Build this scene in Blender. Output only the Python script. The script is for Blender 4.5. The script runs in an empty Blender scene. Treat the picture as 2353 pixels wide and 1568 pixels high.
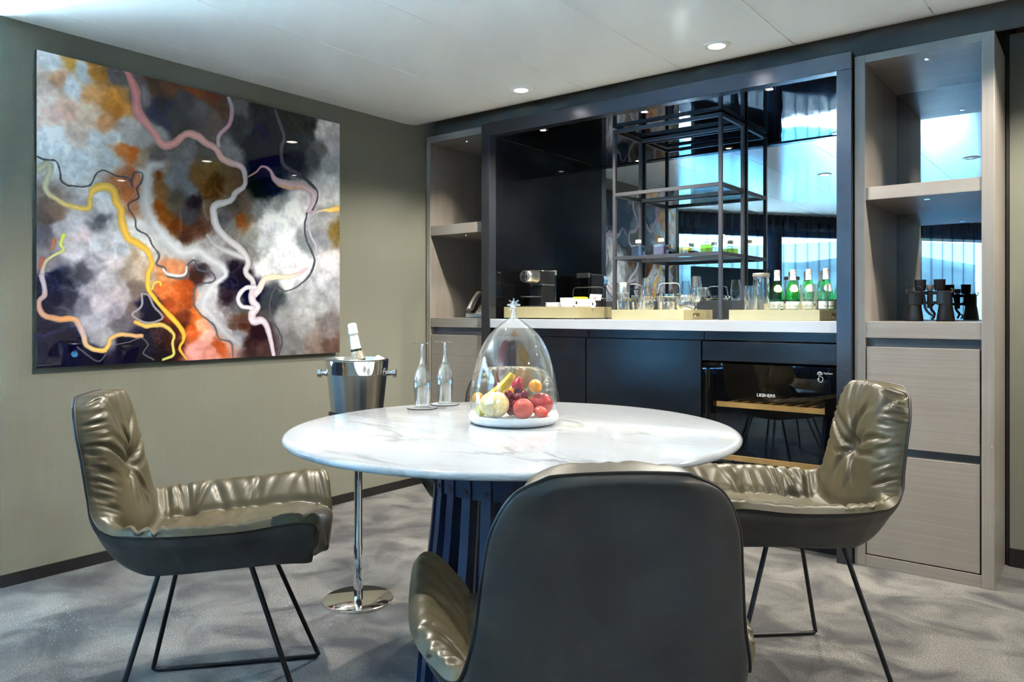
import bpy, bmesh, math, random
import numpy as np
from mathutils import Vector, Matrix
random.seed(7)
scene = bpy.context.scene
COL = scene.collection
PI = math.pi

# ---------------------------------------------------------------- camera
cam_d = bpy.data.cameras.new('camera'); cam = bpy.data.objects.new('camera', cam_d); COL.objects.link(cam)
cam_d.sensor_width = 36.0; cam_d.lens = 1750/2353*36.0; cam_d.shift_y = -66/2353; cam_d.clip_start = 0.05; cam_d.clip_end = 2000
cam.location = (0, 0, 1.05); cam.rotation_euler = (PI/2, 0, math.radians(38))
scene.camera = cam

# ---------------------------------------------------------------- colour management, world, daylight
vs = scene.view_settings
scene.display_settings.display_device = 'sRGB'
vs.view_transform = 'Standard'; vs.look = 'None'; vs.gamma = 1.0; vs.use_curve_mapping = False
vs.exposure = 0.97
cy = scene.cycles
cy.use_denoising = True
cy.max_bounces = 12; cy.diffuse_bounces = 4; cy.glossy_bounces = 6; cy.transmission_bounces = 10; cy.transparent_max_bounces = 24
cy.sample_clamp_indirect = 0.0; cy.blur_glossy = 0.3
world = bpy.data.worlds.new('world'); scene.world = world; world.use_nodes = True
wn = world.node_tree.nodes; wl = world.node_tree.links; wn.clear()
wo = wn.new('ShaderNodeOutputWorld'); wb = wn.new('ShaderNodeBackground'); wl.new(wb.outputs[0], wo.inputs[0])
wt = wn.new('ShaderNodeTexCoord'); wsx = wn.new('ShaderNodeSeparateXYZ'); wr = wn.new('ShaderNodeValToRGB')
wl.new(wt.outputs['Generated'], wsx.inputs[0]); wl.new(wsx.outputs['Z'], wr.inputs[0]); wl.new(wr.outputs[0], wb.inputs[0])
wr.color_ramp.elements[0].position = 0.0; wr.color_ramp.elements[0].color = (0.34, 0.64, 1.0, 1)
wr.color_ramp.elements[1].position = 0.6; wr.color_ramp.elements[1].color = (0.14, 0.42, 1.0, 1)
SKY = 3.8
wb.inputs[1].default_value = SKY

def link(o, parent=None):
    COL.objects.link(o)
    if parent is not None: o.parent = parent
    return o

def spot(name, loc, power, size_deg, color, target=None, radius=0.03, blend=0.4):
    d = bpy.data.lights.new(name, 'SPOT'); d.energy = power; d.spot_size = math.radians(size_deg); d.spot_blend = blend
    d.color = color; d.shadow_soft_size = radius
    o = bpy.data.objects.new(name, d); COL.objects.link(o); o.location = loc
    if target is not None:
        v = Vector(target)-Vector(loc); o.rotation_euler = v.to_track_quat('-Z', 'Y').to_euler()
    return o
WARM = (1.0, 0.925, 0.81)
DOWNLIGHTS = [(-2.34, 3.07, 4), (-1.30, 3.07, 5), (0.05, 3.07, 3), (-1.82, 1.50, 2), (-0.78, 1.50, 0), (1.30, 1.5, 1), (0.78, 3.07, 1)]  # the last two are unseen lamps, kept as light for the room
P_DOWN = 46.0
for (x, y, k) in DOWNLIGHTS:
    if k: spot('downlight_lamp', (x, y, 2.165), P_DOWN*({1: 1.0, 2: 1.9, 3: 1.15, 4: 1.4, 5: 1.45}[k]), 142, WARM, radius=0.018, blend=0.45)
NICHE = [(-2.475, 3.45), (-1.845, 3.45), (-1.21, 3.45)]
for (x, y) in NICHE:
    spot('niche_lamp', (x, y, 2.055), 22.0, 100, WARM, radius=0.015, blend=0.6)
for (x, y, z) in [(-0.58, 3.49, 2.072), (-0.58, 3.49, 1.508), (-3.07, 3.48, 2.072), (-3.07, 3.48, 1.513)]:
    spot('shelf_lamp', (x, y, z), 3.2, 80, WARM, radius=0.008, blend=0.5)

sd = bpy.data.lights.new('sun', 'SUN'); sd.energy = 620.0; sd.angle = math.radians(0.6); sd.color = (0.66, 0.88, 1.0)
so_ = bpy.data.objects.new('sun', sd); COL.objects.link(so_); so_.rotation_euler = Vector((0.34, 0.22, -0.90)).to_track_quat('-Z', 'Y').to_euler()
# window wall line: from WA along WD (slanting behind the viewer)
WA = Vector((-4.62, 1.12, 0)); WD = Vector((0.585, -0.811, 0)).normalized(); WN = Vector((0.811, 0.585, 0)).normalized()
WLEN = 6.6
pd = bpy.data.lights.new('window_portal', 'AREA'); pd.shape = 'RECTANGLE'; pd.size = 6.2; pd.size_y = 1.7
pd.cycles.is_portal = True
po = bpy.data.objects.new('window_portal', pd); COL.objects.link(po)
po.location = WA + WD*3.2 + WN*-0.12 + Vector((0, 0, 1.15))
po.rotation_euler = WN.to_track_quat('-Z', 'Z').to_euler()

# ---------------------------------------------------------------- node materials
def srgb(r, g, b):
    def f(v):
        v /= 255.0
        return v/12.92 if v <= 0.04045 else ((v+0.055)/1.055)**2.4
    return (f(r), f(g), f(b), 1.0)

def new_mat(name):
    m = bpy.data.materials.new(name); m.use_nodes = True
    nt = m.node_tree; bs = nt.nodes['Principled BSDF']
    return m, nt, bs

def coords(nt, scale=(1, 1, 1), kind='Object', rot=(0, 0, 0)):
    tc = nt.nodes.new('ShaderNodeTexCoord'); mp = nt.nodes.new('ShaderNodeMapping')
    nt.links.new(tc.outputs[kind], mp.inputs[0]); mp.inputs['Scale'].default_value = scale; mp.inputs['Rotation'].default_value = rot
    return mp.outputs[0]

def noise(nt, vec, scale, detail=3, rough=0.5, dist=0.0):
    n = nt.nodes.new('ShaderNodeTexNoise'); n.inputs['Scale'].default_value = scale; n.inputs['Detail'].default_value = detail
    n.inputs['Roughness'].default_value = rough; n.inputs['Distortion'].default_value = dist
    nt.links.new(vec, n.inputs['Vector']); return n.outputs['Fac']

def ramp(nt, fac, stops):
    r = nt.nodes.new('ShaderNodeValToRGB'); nt.links.new(fac, r.inputs[0]); e = r.color_ramp.elements
    e[0].position, e[0].color = stops[0]; e[1].position, e[1].color = stops[1]
    for p, c in stops[2:]:
        k = e.new(p); k.color = c
    return r.outputs[0]

def bump(nt, bs, h, strength=0.2, dist=0.01):
    b = nt.nodes.new('ShaderNodeBump'); b.inputs['Strength'].default_value = strength; b.inputs['Distance'].default_value = dist
    nt.links.new(h, b.inputs['Height']); nt.links.new(b.outputs[0], bs.inputs['Normal']); return b

def plain(name, col, rough=0.5, metal=0.0, spec=0.5, coat=0.0, nscale=None, nvar=0.12, bscale=None, bstr=0.1, emit=None, estr=0.0):
    m, nt, bs = new_mat(name)
    if len(col) == 3: col = (*col, 1)
    bs.inputs['Base Color'].default_value = col; bs.inputs['Roughness'].default_value = rough
    bs.inputs['Metallic'].default_value = metal; bs.inputs['Specular IOR Level'].default_value = spec
    if coat: bs.inputs['Coat Weight'].default_value = coat; bs.inputs['Coat Roughness'].default_value = 0.08
    if nscale:
        f = noise(nt, coords(nt), nscale, 3)
        lo = tuple(c*(1-nvar) for c in col[:3])+(1,); hi = tuple(min(1, c*(1+nvar)) for c in col[:3])+(1,)
        nt.links.new(ramp(nt, f, [(0.3, lo), (0.7, hi)]), bs.inputs['Base Color'])
    if bscale: bump(nt, bs, noise(nt, coords(nt), bscale, 4), bstr, 0.002)
    if emit is not None:
        bs.inputs['Emission Color'].default_value = (*emit, 1); bs.inputs['Emission Strength'].default_value = estr
    return m

def thin_glass(name, tint=(1, 1, 1), edge=0.75, base=0.04, power=3.0, rough=0.0):
    m = bpy.data.materials.new(name); m.use_nodes = True; nt = m.node_tree; nt.nodes.clear()
    out = nt.nodes.new('ShaderNodeOutputMaterial'); mix = nt.nodes.new('ShaderNodeMixShader')
    tr = nt.nodes.new('ShaderNodeBsdfTransparent'); gl = nt.nodes.new('ShaderNodeBsdfGlossy')
    tr.inputs[0].default_value = (*tint, 1); gl.inputs['Roughness'].default_value = rough; gl.inputs[0].default_value = (1, 1, 1, 1)
    lw = nt.nodes.new('ShaderNodeLayerWeight'); lw.inputs['Blend'].default_value = 0.5
    p = nt.nodes.new('ShaderNodeMath'); p.operation = 'POWER'; p.inputs[1].default_value = power
    a = nt.nodes.new('ShaderNodeMath'); a.operation = 'MULTIPLY_ADD'; a.inputs[1].default_value = edge; a.inputs[2].default_value = base
    nt.links.new(lw.outputs['Facing'], p.inputs[0]); nt.links.new(p.outputs[0], a.inputs[0]); nt.links.new(a.outputs[0], mix.inputs[0])
    nt.links.new(tr.outputs[0], mix.inputs[1]); nt.links.new(gl.outputs[0], mix.inputs[2]); nt.links.new(mix.outputs[0], out.inputs[0])
    return m

def real_glass(name, col=(1, 1, 1), ior=1.5, rough=0.0):
    m, nt, bs = new_mat(name)
    bs.inputs['Base Color'].default_value = (*col, 1); bs.inputs['Roughness'].default_value = rough
    bs.inputs['Transmission Weight'].default_value = 1.0; bs.inputs['IOR'].default_value = ior
    return m

def wood(name, axis):
    m, nt, bs = new_mat(name)
    s = {'x': (2.5, 60, 260), 'z': (260, 60, 2.5)}[axis]
    f = noise(nt, coords(nt, s), 1.0, 4, 0.6, 0.3); g = noise(nt, coords(nt, tuple(v*0.25 for v in s)), 1.0, 2)
    mx = nt.nodes.new('ShaderNodeMath'); mx.operation = 'MULTIPLY_ADD'; mx.inputs[1].default_value = 0.6
    nt.links.new(f, mx.inputs[0]); h = nt.nodes.new('ShaderNodeMath'); h.operation = 'MULTIPLY'; h.inputs[1].default_value = 0.4
    nt.links.new(g, h.inputs[0]); nt.links.new(h.outputs[0], mx.inputs[2])
    nt.links.new(ramp(nt, mx.outputs[0], [(0.25, srgb(122, 115, 107)), (0.75, srgb(146, 139, 130))]), bs.inputs['Base Color'])
    bs.inputs['Roughness'].default_value = 0.42; bs.inputs['Specular IOR Level'].default_value = 0.4
    bump(nt, bs, f, 0.12, 0.001)
    return m

def marble(name, scale, seed, rough=0.1, dark=146):
    m, nt, bs = new_mat(name)
    v = coords(nt, (scale*0.45, scale*1.5, scale), rot=(0, 0, math.radians(seed)))
    def vein(sc, dist, width, off):
        n = nt.nodes.new('ShaderNodeTexNoise'); n.inputs['Scale'].default_value = sc; n.inputs['Detail'].default_value = 6
        n.inputs['Roughness'].default_value = 0.55; n.inputs['Distortion'].default_value = dist
        ad = nt.nodes.new('ShaderNodeVectorMath'); ad.operation = 'ADD'; ad.inputs[1].default_value = (off, off*1.7, 0)
        nt.links.new(v, ad.inputs[0]); nt.links.new(ad.outputs[0], n.inputs['Vector'])
        s = nt.nodes.new('ShaderNodeMath'); s.operation = 'SUBTRACT'; s.inputs[1].default_value = 0.5; nt.links.new(n.outputs['Fac'], s.inputs[0])
        a = nt.nodes.new('ShaderNodeMath'); a.operation = 'ABSOLUTE'; nt.links.new(s.outputs[0], a.inputs[0])
        mr = nt.nodes.new('ShaderNodeMapRange'); mr.inputs[1].default_value = 0.0; mr.inputs[2].default_value = width
        mr.inputs[3].default_value = 1.0; mr.inputs[4].default_value = 0.0; nt.links.new(a.outputs[0], mr.inputs[0]); return mr.outputs[0]
    def mul(a, b, k=None):
        q = nt.nodes.new('ShaderNodeMath'); q.operation = 'MULTIPLY'; nt.links.new(a, q.inputs[0])
        if k is None: nt.links.new(b, q.inputs[1])
        else: q.inputs[1].default_value = k
        return q.outputs[0]
    mask = ramp(nt, noise(nt, v, 1.3, 2), [(0.48, (0, 0, 0, 1)), (0.62, (1, 1, 1, 1))])
    v1 = mul(vein(1.6, 0.9, 0.022, 3.1), mask); v2 = mul(mul(vein(3.0, 1.2, 0.03, 9.7), mask), None, 0.55)
    v3 = mul(vein(1.1, 0.6, 0.10, 5.0), None, 0.16)
    s1 = nt.nodes.new('ShaderNodeMath'); s1.operation = 'ADD'; nt.links.new(v1, s1.inputs[0]); nt.links.new(v2, s1.inputs[1])
    s2 = nt.nodes.new('ShaderNodeMath'); s2.operation = 'ADD'; s2.use_clamp = True; nt.links.new(s1.outputs[0], s2.inputs[0]); nt.links.new(v3, s2.inputs[1])
    nt.links.new(ramp(nt, s2.outputs[0], [(0.0, srgb(178, 183, 187)), (1.0, srgb(dark, dark+4, dark+9))]), bs.inputs['Base Color'])
    bs.inputs['Roughness'].default_value = rough
    return m

def leather(name, c0, c1, rough, spec=0.5, grain=220):
    m, nt, bs = new_mat(name)
    f = noise(nt, coords(nt), 9, 4)
    nt.links.new(ramp(nt, f, [(0.3, c0), (0.7, c1)]), bs.inputs['Base Color'])
    bs.inputs['Roughness'].default_value = rough; bs.inputs['Specular IOR Level'].default_value = spec
    vo = nt.nodes.new('ShaderNodeTexVoronoi'); vo.inputs['Scale'].default_value = grain; nt.links.new(coords(nt), vo.inputs['Vector'])
    bump(nt, bs, vo.outputs['Distance'], 0.12, 0.0006)
    return m

M = {}
def build_materials():
    m, nt, bs = new_mat('wall_fabric'); M['wall'] = m
    f = noise(nt, coords(nt, (260, 260, 6)), 1.0, 3); g = noise(nt, coords(nt, (6, 6, 200)), 1.0, 2)
    nt.links.new(ramp(nt, f, [(0.3, srgb(117, 118, 106)), (0.7, srgb(121, 122, 110))]), bs.inputs['Base Color'])
    bs.inputs['Roughness'].default_value = 0.85; bs.inputs['Specular IOR Level'].default_value = 0.2; bump(nt, bs, g, 0.06, 0.001)
    m, nt, bs = new_mat('ceiling_panel_white'); M['ceiling'] = m
    bs.inputs['Base Color'].default_value = srgb(247, 249, 246); bs.inputs['Roughness'].default_value = 0.16
    bump(nt, bs, noise(nt, coords(nt, (1.2, 0.5, 1)), 1.4, 1), 0.12, 0.01)
    m, nt, bs = new_mat('carpet_pile'); M['carpet'] = m
    a = noise(nt, coords(nt), 3.6, 5, 0.55, 0.8); b = noise(nt, coords(nt), 210, 3, 0.75); c = noise(nt, coords(nt), 1.2, 3, 0.5, 0.4)
    fine = ramp(nt, b, [(0.32, (0.012, 0.012, 0.0115, 1)), (0.70, (0.20, 0.195, 0.185, 1))])
    pile = ramp(nt, a, [(0.40, (0.38, 0.38, 0.40, 1)), (0.60, (1.38, 1.36, 1.30, 1))]); broad_mottle = ramp(nt, c, [(0.35, (0.75, 0.75, 0.76, 1)), (0.65, (1.15, 1.15, 1.14, 1))])  # pile shading put into the colour as random light and dark patches
    def times(p, q):
        mxn = nt.nodes.new('ShaderNodeVectorMath'); mxn.operation = 'MULTIPLY'; nt.links.new(p, mxn.inputs[0]); nt.links.new(q, mxn.inputs[1]); return mxn.outputs[0]
    nt.links.new(times(times(fine, pile), broad_mottle), bs.inputs['Base Color'])
    bs.inputs['Roughness'].default_value = 0.95; bs.inputs['Specular IOR Level'].default_value = 0.1
    bs.inputs['Sheen Weight'].default_value = 0.25; bs.inputs['Sheen Roughness'].default_value = 0.5
    bump(nt, bs, b, 0.35, 0.004)
    M['cove'] = plain('shaded_cove_lining', srgb(84, 76, 66), 0.7)  # off-white lining darkened, so its colour carries the shade of the gap
    M['cream'] = plain('cream_wall_finish', srgb(226, 220, 208), 0.8)  # pale finish for the unseen walls, chosen to bounce more light
    M['black_trim'] = plain('black_skirting', srgb(22, 22, 22), 0.5)
    M['wood_h'] = wood('grey_oak_horizontal', 'x'); M['wood_v'] = wood('grey_oak_vertical', 'z')
    M['recess'] = plain('grey_recess', srgb(96, 96, 98), 0.5)
    M['frame'] = plain('dark_lacquer_frame', (0.062, 0.068, 0.080), 0.24, 0.75, 0.5)
    M['lacquer'] = plain('black_gloss_lacquer', (0.003, 0.0032, 0.0036), 0.05, 0.0, 0.15)
    m, nt, bs = new_mat('black_gloss_soffit'); M['soffit'] = m
    bs.inputs['Base Color'].default_value = (0.05, 0.055, 0.065, 1); bs.inputs['Metallic'].default_value = 1.0; bs.inputs['Roughness'].default_value = 0.03
    bs.inputs['Base Color'].default_value = (0.16, 0.17, 0.19, 1)
    bump(nt, bs, noise(nt, coords(nt, (7, 2, 1)), 1.0, 1), 0.08, 0.01)
    M['door'] = plain('anthracite_lacquer_front', (0.006, 0.008, 0.012), 0.22, 0.0, 0.45)
    M['mirror'] = plain('smoked_mirror', (0.44, 0.48, 0.51), 0.008, 1.0)
    M['rack'] = plain('black_steel', (0.030, 0.031, 0.036), 0.38, 0.2)
    M['steel'] = plain('brushed_steel', (0.62, 0.62, 0.60), 0.28, 1.0)
    M['chrome'] = plain('polished_chrome', (0.82, 0.82, 0.82), 0.05, 1.0)
    M['base_plate'] = plain('polished_base', (0.80, 0.79, 0.76), 0.07, 1.0)
    M['marble'] = marble('white_marble_table', 2.0, -38, 0.09); M['marble2'] = marble('white_marble_counter', 2.6, 20, 0.12, 184)
    M['brass'] = plain('champagne_lacquer', srgb(166, 156, 118), 0.34, 0.3, nscale=3, nvar=0.05)
    M['brass_dark'] = plain('champagne_lacquer_dark', srgb(120, 106, 60), 0.3, 0.5)
    M['blue'] = plain('midnight_blue_steel', (0.008, 0.027, 0.075), 0.34, 0.0, 0.6)
    M['leather'] = leather('olive_taupe_leather', srgb(66, 61, 42), srgb(82, 76, 54), 0.38, 0.5)
    M['shell'] = leather('dark_taupe_leather', srgb(69, 65, 60), srgb(75, 71, 66), 0.42, 0.4, 300)
    M['piping'] = plain('black_piping', srgb(38, 36, 34), 0.5)
    M['rod'] = plain('black_powder_coat', (0.012, 0.012, 0.014), 0.42)
    M['glass'] = thin_glass('clear_glass', (0.97, 0.98, 0.975), 0.95, 0.09, 1.8)
    M['bottle'] = thin_glass('bottle_glass', (0.97, 0.98, 0.975), 0.6, 0.03, 2.6)
    M['crystal'] = thin_glass('cut_crystal', (1, 1, 1), 0.9, 0.28, 1.4)
    M['cloche'] = thin_glass('cloche_glass', (0.98, 0.985, 0.98), 0.7, 0.045, 3.2)
    M['pane'] = thin_glass('window_glass', (0.93, 0.96, 0.97), 0.8, 0.04, 4)
    M['fridge_glass'] = thin_glass('tinted_glass', (0.80, 0.80, 0.80), 0.5, 0.06, 3)
    M['shelf_glass'] = thin_glass('shelf_glass', (0.80, 0.86, 0.83), 0.7, 0.08, 3)
    M['solid_glass'] = real_glass('solid_crystal')
    M['green'] = thin_glass('green_bottle_glass', (0.45, 0.94, 0.47), 0.55, 0.05, 2.5)
    M['white_china'] = plain('white_china', srgb(240, 240, 240), 0.2)
    M['plate'] = plain('hammered_white_ceramic', srgb(232, 236, 240), 0.3, bscale=160, bstr=0.6)
    M['black_plastic'] = plain('black_plastic', (0.008, 0.008, 0.009), 0.42, 0.0, 0.35)
    M['rubber'] = plain('black_rubber', (0.009, 0.009, 0.010), 0.5)
    M['grey_plastic'] = plain('silver_grey_plastic', srgb(120, 118, 110), 0.35, 0.3)
    M['cork'] = plain('pale_cork', srgb(226, 198, 158), 0.7, nscale=60)
    M['lamp'] = plain('lamp_lens', (1, 1, 1), 0.4, emit=(1.0, 0.93, 0.82), estr=14.0)
    M['lamp_off'] = plain('lamp_lens_unlit', srgb(190, 190, 185), 0.3)
    M['lamp_small'] = plain('small_lamp_lens', (1, 1, 1), 0.4, emit=(1.0, 0.93, 0.82), estr=25.0)
    M['white_trim'] = plain('white_enamel', srgb(228, 228, 224), 0.35)
    M['white_card'] = plain('white_paper', srgb(240, 240, 240), 0.6)
    M['label'] = plain('pale_blue_label', srgb(205, 218, 226), 0.5)
    M['ink'] = plain('dark_ink', srgb(40, 48, 70), 0.6)
    M['red_ink'] = plain('red_ink', srgb(190, 40, 40), 0.6)
    M['logo'] = plain('silver_print', srgb(215, 215, 215), 0.5)
    M['wine_wood'] = plain('beech_shelf', srgb(244, 196, 120), 0.5, nscale=20)
    M['fridge_in'] = plain('fridge_liner', srgb(40, 44, 50), 0.5)
    M['felt'] = plain('grey_felt', srgb(118, 122, 124), 0.9, nscale=80)
    M['felt_edge'] = plain('black_coaster_edge', srgb(30, 30, 32), 0.7)
    M['screen'] = plain('black_screen', (0.004, 0.004, 0.005), 0.12)
    m = bpy.data.materials.new('sheer_curtain'); m.use_nodes = True; nt = m.node_tree; nt.nodes.clear(); M['sheer'] = m
    out = nt.nodes.new('ShaderNodeOutputMaterial'); mx = nt.nodes.new('ShaderNodeMixShader'); tr = nt.nodes.new('ShaderNodeBsdfTransparent')
    tl = nt.nodes.new('ShaderNodeBsdfTranslucent'); lw = nt.nodes.new('ShaderNodeLayerWeight'); lw.inputs['Blend'].default_value = 0.5
    pw = nt.nodes.new('ShaderNodeMath'); pw.operation = 'POWER'; pw.inputs[1].default_value = 1.6; ad = nt.nodes.new('ShaderNodeMath')
    ad.operation = 'MULTIPLY_ADD'; ad.inputs[1].default_value = 0.95; ad.inputs[2].default_value = 0.05
    nt.links.new(lw.outputs['Facing'], pw.inputs[0]); nt.links.new(pw.outputs[0], ad.inputs[0]); nt.links.new(ad.outputs[0], mx.inputs[0])
    tl.inputs[0].default_value = srgb(26, 38, 56); nt.links.new(tr.outputs[0], mx.inputs[1]); nt.links.new(tl.outputs[0], mx.inputs[2]); nt.links.new(mx.outputs[0], out.inputs[0])
    M['curtain'] = plain('slate_curtain', srgb(52, 60, 74), 0.9)
    M['hill'] = plain('wooded_hillside', srgb(16, 24, 28), 1.0, 0.0, 0.0, nscale=0.03, nvar=0.5)
    M['sea'] = plain('harbour_water', srgb(24, 46, 60), 0.9, 0.0, 0.0)
    M['bounce_deck'] = plain('sun_bounce_white', srgb(244, 244, 240), 0.6, nscale=2, nvar=0.04)  # unseen white surface, added to throw sunlight up into the room
    M['house'] = plain('pale_render', srgb(220, 205, 195), 0.8)
    for n, c, r in [('melon', (228, 208, 150), 0.35), ('apricot', (245, 160, 40), 0.35), ('banana', (222, 186, 60), 0.4), ('banana_tip', (120, 110, 50), 0.6),
                    ('grape', (110, 14, 30), 0.2), ('strawberry', (165, 22, 36), 0.35), ('pomegranate', (176, 42, 52), 0.35), ('peach', (196, 70, 58), 0.5),
                    ('plum', (206, 62, 44), 0.35), ('lime', (196, 188, 60), 0.4), ('stem', (150, 110, 70), 0.7)]:
        M[n] = plain(n+'_skin', srgb(*c), r, nscale=40 if n not in ('grape',) else None, nvar=0.28)
build_materials()

# ---------------------------------------------------------------- mesh building
class MB:
    def __init__(s): s.v = []; s.f = []
    def box(s, x0, x1, y0, y1, z0, z1):
        b = len(s.v); s.v += [(x0, y0, z0), (x1, y0, z0), (x1, y1, z0), (x0, y1, z0), (x0, y0, z1), (x1, y0, z1), (x1, y1, z1), (x0, y1, z1)]
        s.f += [tuple(b+i for i in q) for q in ((3, 2, 1, 0), (4, 5, 6, 7), (0, 1, 5, 4), (1, 2, 6, 5), (2, 3, 7, 6), (3, 0, 4, 7))]; return s
    def obox(s, p0, p1, w, h, up=(0, 0, 1)):
        p0 = Vector(p0); p1 = Vector(p1); d = (p1-p0).normalized(); u = Vector(up); side = d.cross(u).normalized(); u = side.cross(d)
        b = len(s.v)
        for p in (p0, p1):
            for (a, c) in ((-1, -1), (1, -1), (1, 1), (-1, 1)): s.v.append(tuple(p+side*(a*w/2)+u*(c*h/2)))
        s.f += [tuple(b+i for i in q) for q in ((3, 2, 1, 0), (4, 5, 6, 7), (0, 1, 5, 4), (1, 2, 6, 5), (2, 3, 7, 6), (3, 0, 4, 7))]; return s
    def lathe(s, prof, seg=32, c=(0, 0, 0), cap=True):
        b = len(s.v)
        for (r, z) in prof:
            for i in range(seg):
                a = 2*PI*i/seg; s.v.append((c[0]+r*math.cos(a), c[1]+r*math.sin(a), c[2]+z))
        n = len(prof)
        for j in range(n-1):
            for i in range(seg):
                k = (i+1) % seg; s.f.append((b+j*seg+i, b+j*seg+k, b+(j+1)*seg+k, b+(j+1)*seg+i))
        if cap:
            if prof[0][0] > 1e-6: s.f.append(tuple(b+i for i in reversed(range(seg))))
            if prof[-1][0] > 1e-6: s.f.append(tuple(b+(n-1)*seg+i for i in range(seg)))
        return s
    def tube(s, pts, r, seg=10, closed=False, caps=True):
        pts = [Vector(p) for p in pts]; n = len(pts); b = len(s.v)
        rs = r if isinstance(r, (list, tuple)) else [r]*n
        t = []
        for i in range(n):
            if closed: d = pts[(i+1) % n]-pts[i-1]
            else: d = pts[min(i+1, n-1)]-pts[max(i-1, 0)]
            t.append(d.normalized())
        u = Vector((0, 0, 1)) if abs(t[0].z) < 0.9 else Vector((1, 0, 0))
        u = (u-t[0]*u.dot(t[0])).normalized()
        for i in range(n):
            u = (u-t[i]*u.dot(t[i])).normalized(); w = t[i].cross(u)
            for k in range(seg):
                a = 2*PI*k/seg; s.v.append(tuple(pts[i]+(u*math.cos(a)+w*math.sin(a))*rs[i]))
        for i in range(n if closed else n-1):
            j = (i+1) % n
            for k in range(seg):
                l = (k+1) % seg; s.f.append((b+i*seg+k, b+i*seg+l, b+j*seg+l, b+j*seg+k))
        if caps and not closed:
            s.f.append(tuple(b+k for k in reversed(range(seg)))); s.f.append(tuple(b+(n-1)*seg+k for k in range(seg)))
        return s
    def prism(s, poly, z0, z1):
        b = len(s.v); n = len(poly)
        s.v += [(x, y, z0) for x, y in poly]+[(x, y, z1) for x, y in poly]
        s.f.append(tuple(b+i for i in reversed(range(n)))); s.f.append(tuple(b+n+i for i in range(n)))
        for i in range(n):
            k = (i+1) % n; s.f.append((b+i, b+k, b+n+k, b+n+i))
        return s
    def ball(s, c, r, seg=20, rings=12):
        rx, ry, rz = r if isinstance(r, (list, tuple)) else (r, r, r); b = len(s.v)
        for j in range(rings+1):
            ph = -PI/2+PI*j/rings
            for i in range(seg):
                a = 2*PI*i/seg; s.v.append((c[0]+rx*math.cos(ph)*math.cos(a), c[1]+ry*math.cos(ph)*math.sin(a), c[2]+rz*math.sin(ph)))
        for j in range(rings):
            for i in range(seg):
                k = (i+1) % seg; s.f.append((b+j*seg+i, b+j*seg+k, b+(j+1)*seg+k, b+(j+1)*seg+i))
        return s
    def xf(s, mtx, start=0):
        s.v[start:] = [tuple(mtx @ Vector(p)) for p in s.v[start:]]; return s
    def mesh(s, name):
        me = bpy.data.meshes.new(name); me.from_pydata(s.v, [], s.f); me.update(); return me

def finish(name, me, mat, parent=None, bevel=0.0, smooth=True, loc=None, ang=0.7, weld=False):
    if weld:
        bm = bmesh.new(); bm.from_mesh(me); bmesh.ops.remove_doubles(bm, verts=bm.verts, dist=1e-5); bmesh.ops.recalc_face_normals(bm, faces=bm.faces); bm.to_mesh(me); bm.free()
    me.materials.append(M[mat] if isinstance(mat, str) else mat)
    if smooth: me.shade_smooth(); me.set_sharp_from_angle(angle=ang)
    o = bpy.data.objects.new(name, me); link(o, parent)
    if loc is not None: o.location = loc
    if bevel > 0:
        b = o.modifiers.new('bevel', 'BEVEL'); b.width = bevel; b.segments = 2; b.limit_method = 'ANGLE'; b.angle_limit = math.radians(40); b.harden_normals = False
    return o
def P(name, mb, mat, parent=None, bevel=0.0, **k):
    return finish(name, mb.mesh(name), mat, parent, bevel, **k)
def thing(name, label, cat, loc=(0, 0, 0), rz=0.0, group=None):
    o = bpy.data.objects.new(name, None); o.empty_display_size = 0.05; COL.objects.link(o)
    o.location = loc; o.rotation_euler = (0, 0, rz); return tag(o, label, cat, group)
def tag(o, label, cat, group=None):
    o['label'] = label; o['category'] = cat
    if group: o['group'] = group
    return o
def struct(o): o['kind'] = 'structure'; return o
def copy_tree(o, parent=None):
    c = o.copy(); COL.objects.link(c)
    if parent is not None: c.parent = parent
    for ch in list(o.children): copy_tree(ch, c)
    return c
def smoothstep(a, b, x):
    t = min(1, max(0, (x-a)/(b-a))); return t*t*(3-2*t)
def text_mesh(body, size, extrude=0.0004, align='CENTER'):
    cu = bpy.data.curves.new('text', 'FONT'); cu.body = body; cu.size = size; cu.extrude = extrude; cu.align_x = align; cu.align_y = 'CENTER'
    o = bpy.data.objects.new('text', cu); COL.objects.link(o)
    dg = bpy.context.evaluated_depsgraph_get(); me = bpy.data.meshes.new_from_object(o.evaluated_get(dg))
    bpy.data.objects.remove(o); bpy.data.curves.remove(cu); return me
def catmull(pts, n):
    pts = [np.array(p, float) for p in pts]; out = []
    k = len(pts)-1
    for i in range(n):
        t = i/(n-1)*k; j = min(int(t), k-1); u = t-j
        p0 = pts[j-1] if j > 0 else 2*pts[0]-pts[1]; p1 = pts[j]; p2 = pts[j+1]; p3 = pts[j+2] if j+2 <= k else 2*pts[k]-pts[k-1]
        out.append(0.5*((2*p1)+(-p0+p2)*u+(2*p0-5*p1+4*p2-p3)*u*u+(-p0+3*p1-3*p2+p3)*u**3))
    return np.array(out)
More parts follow.
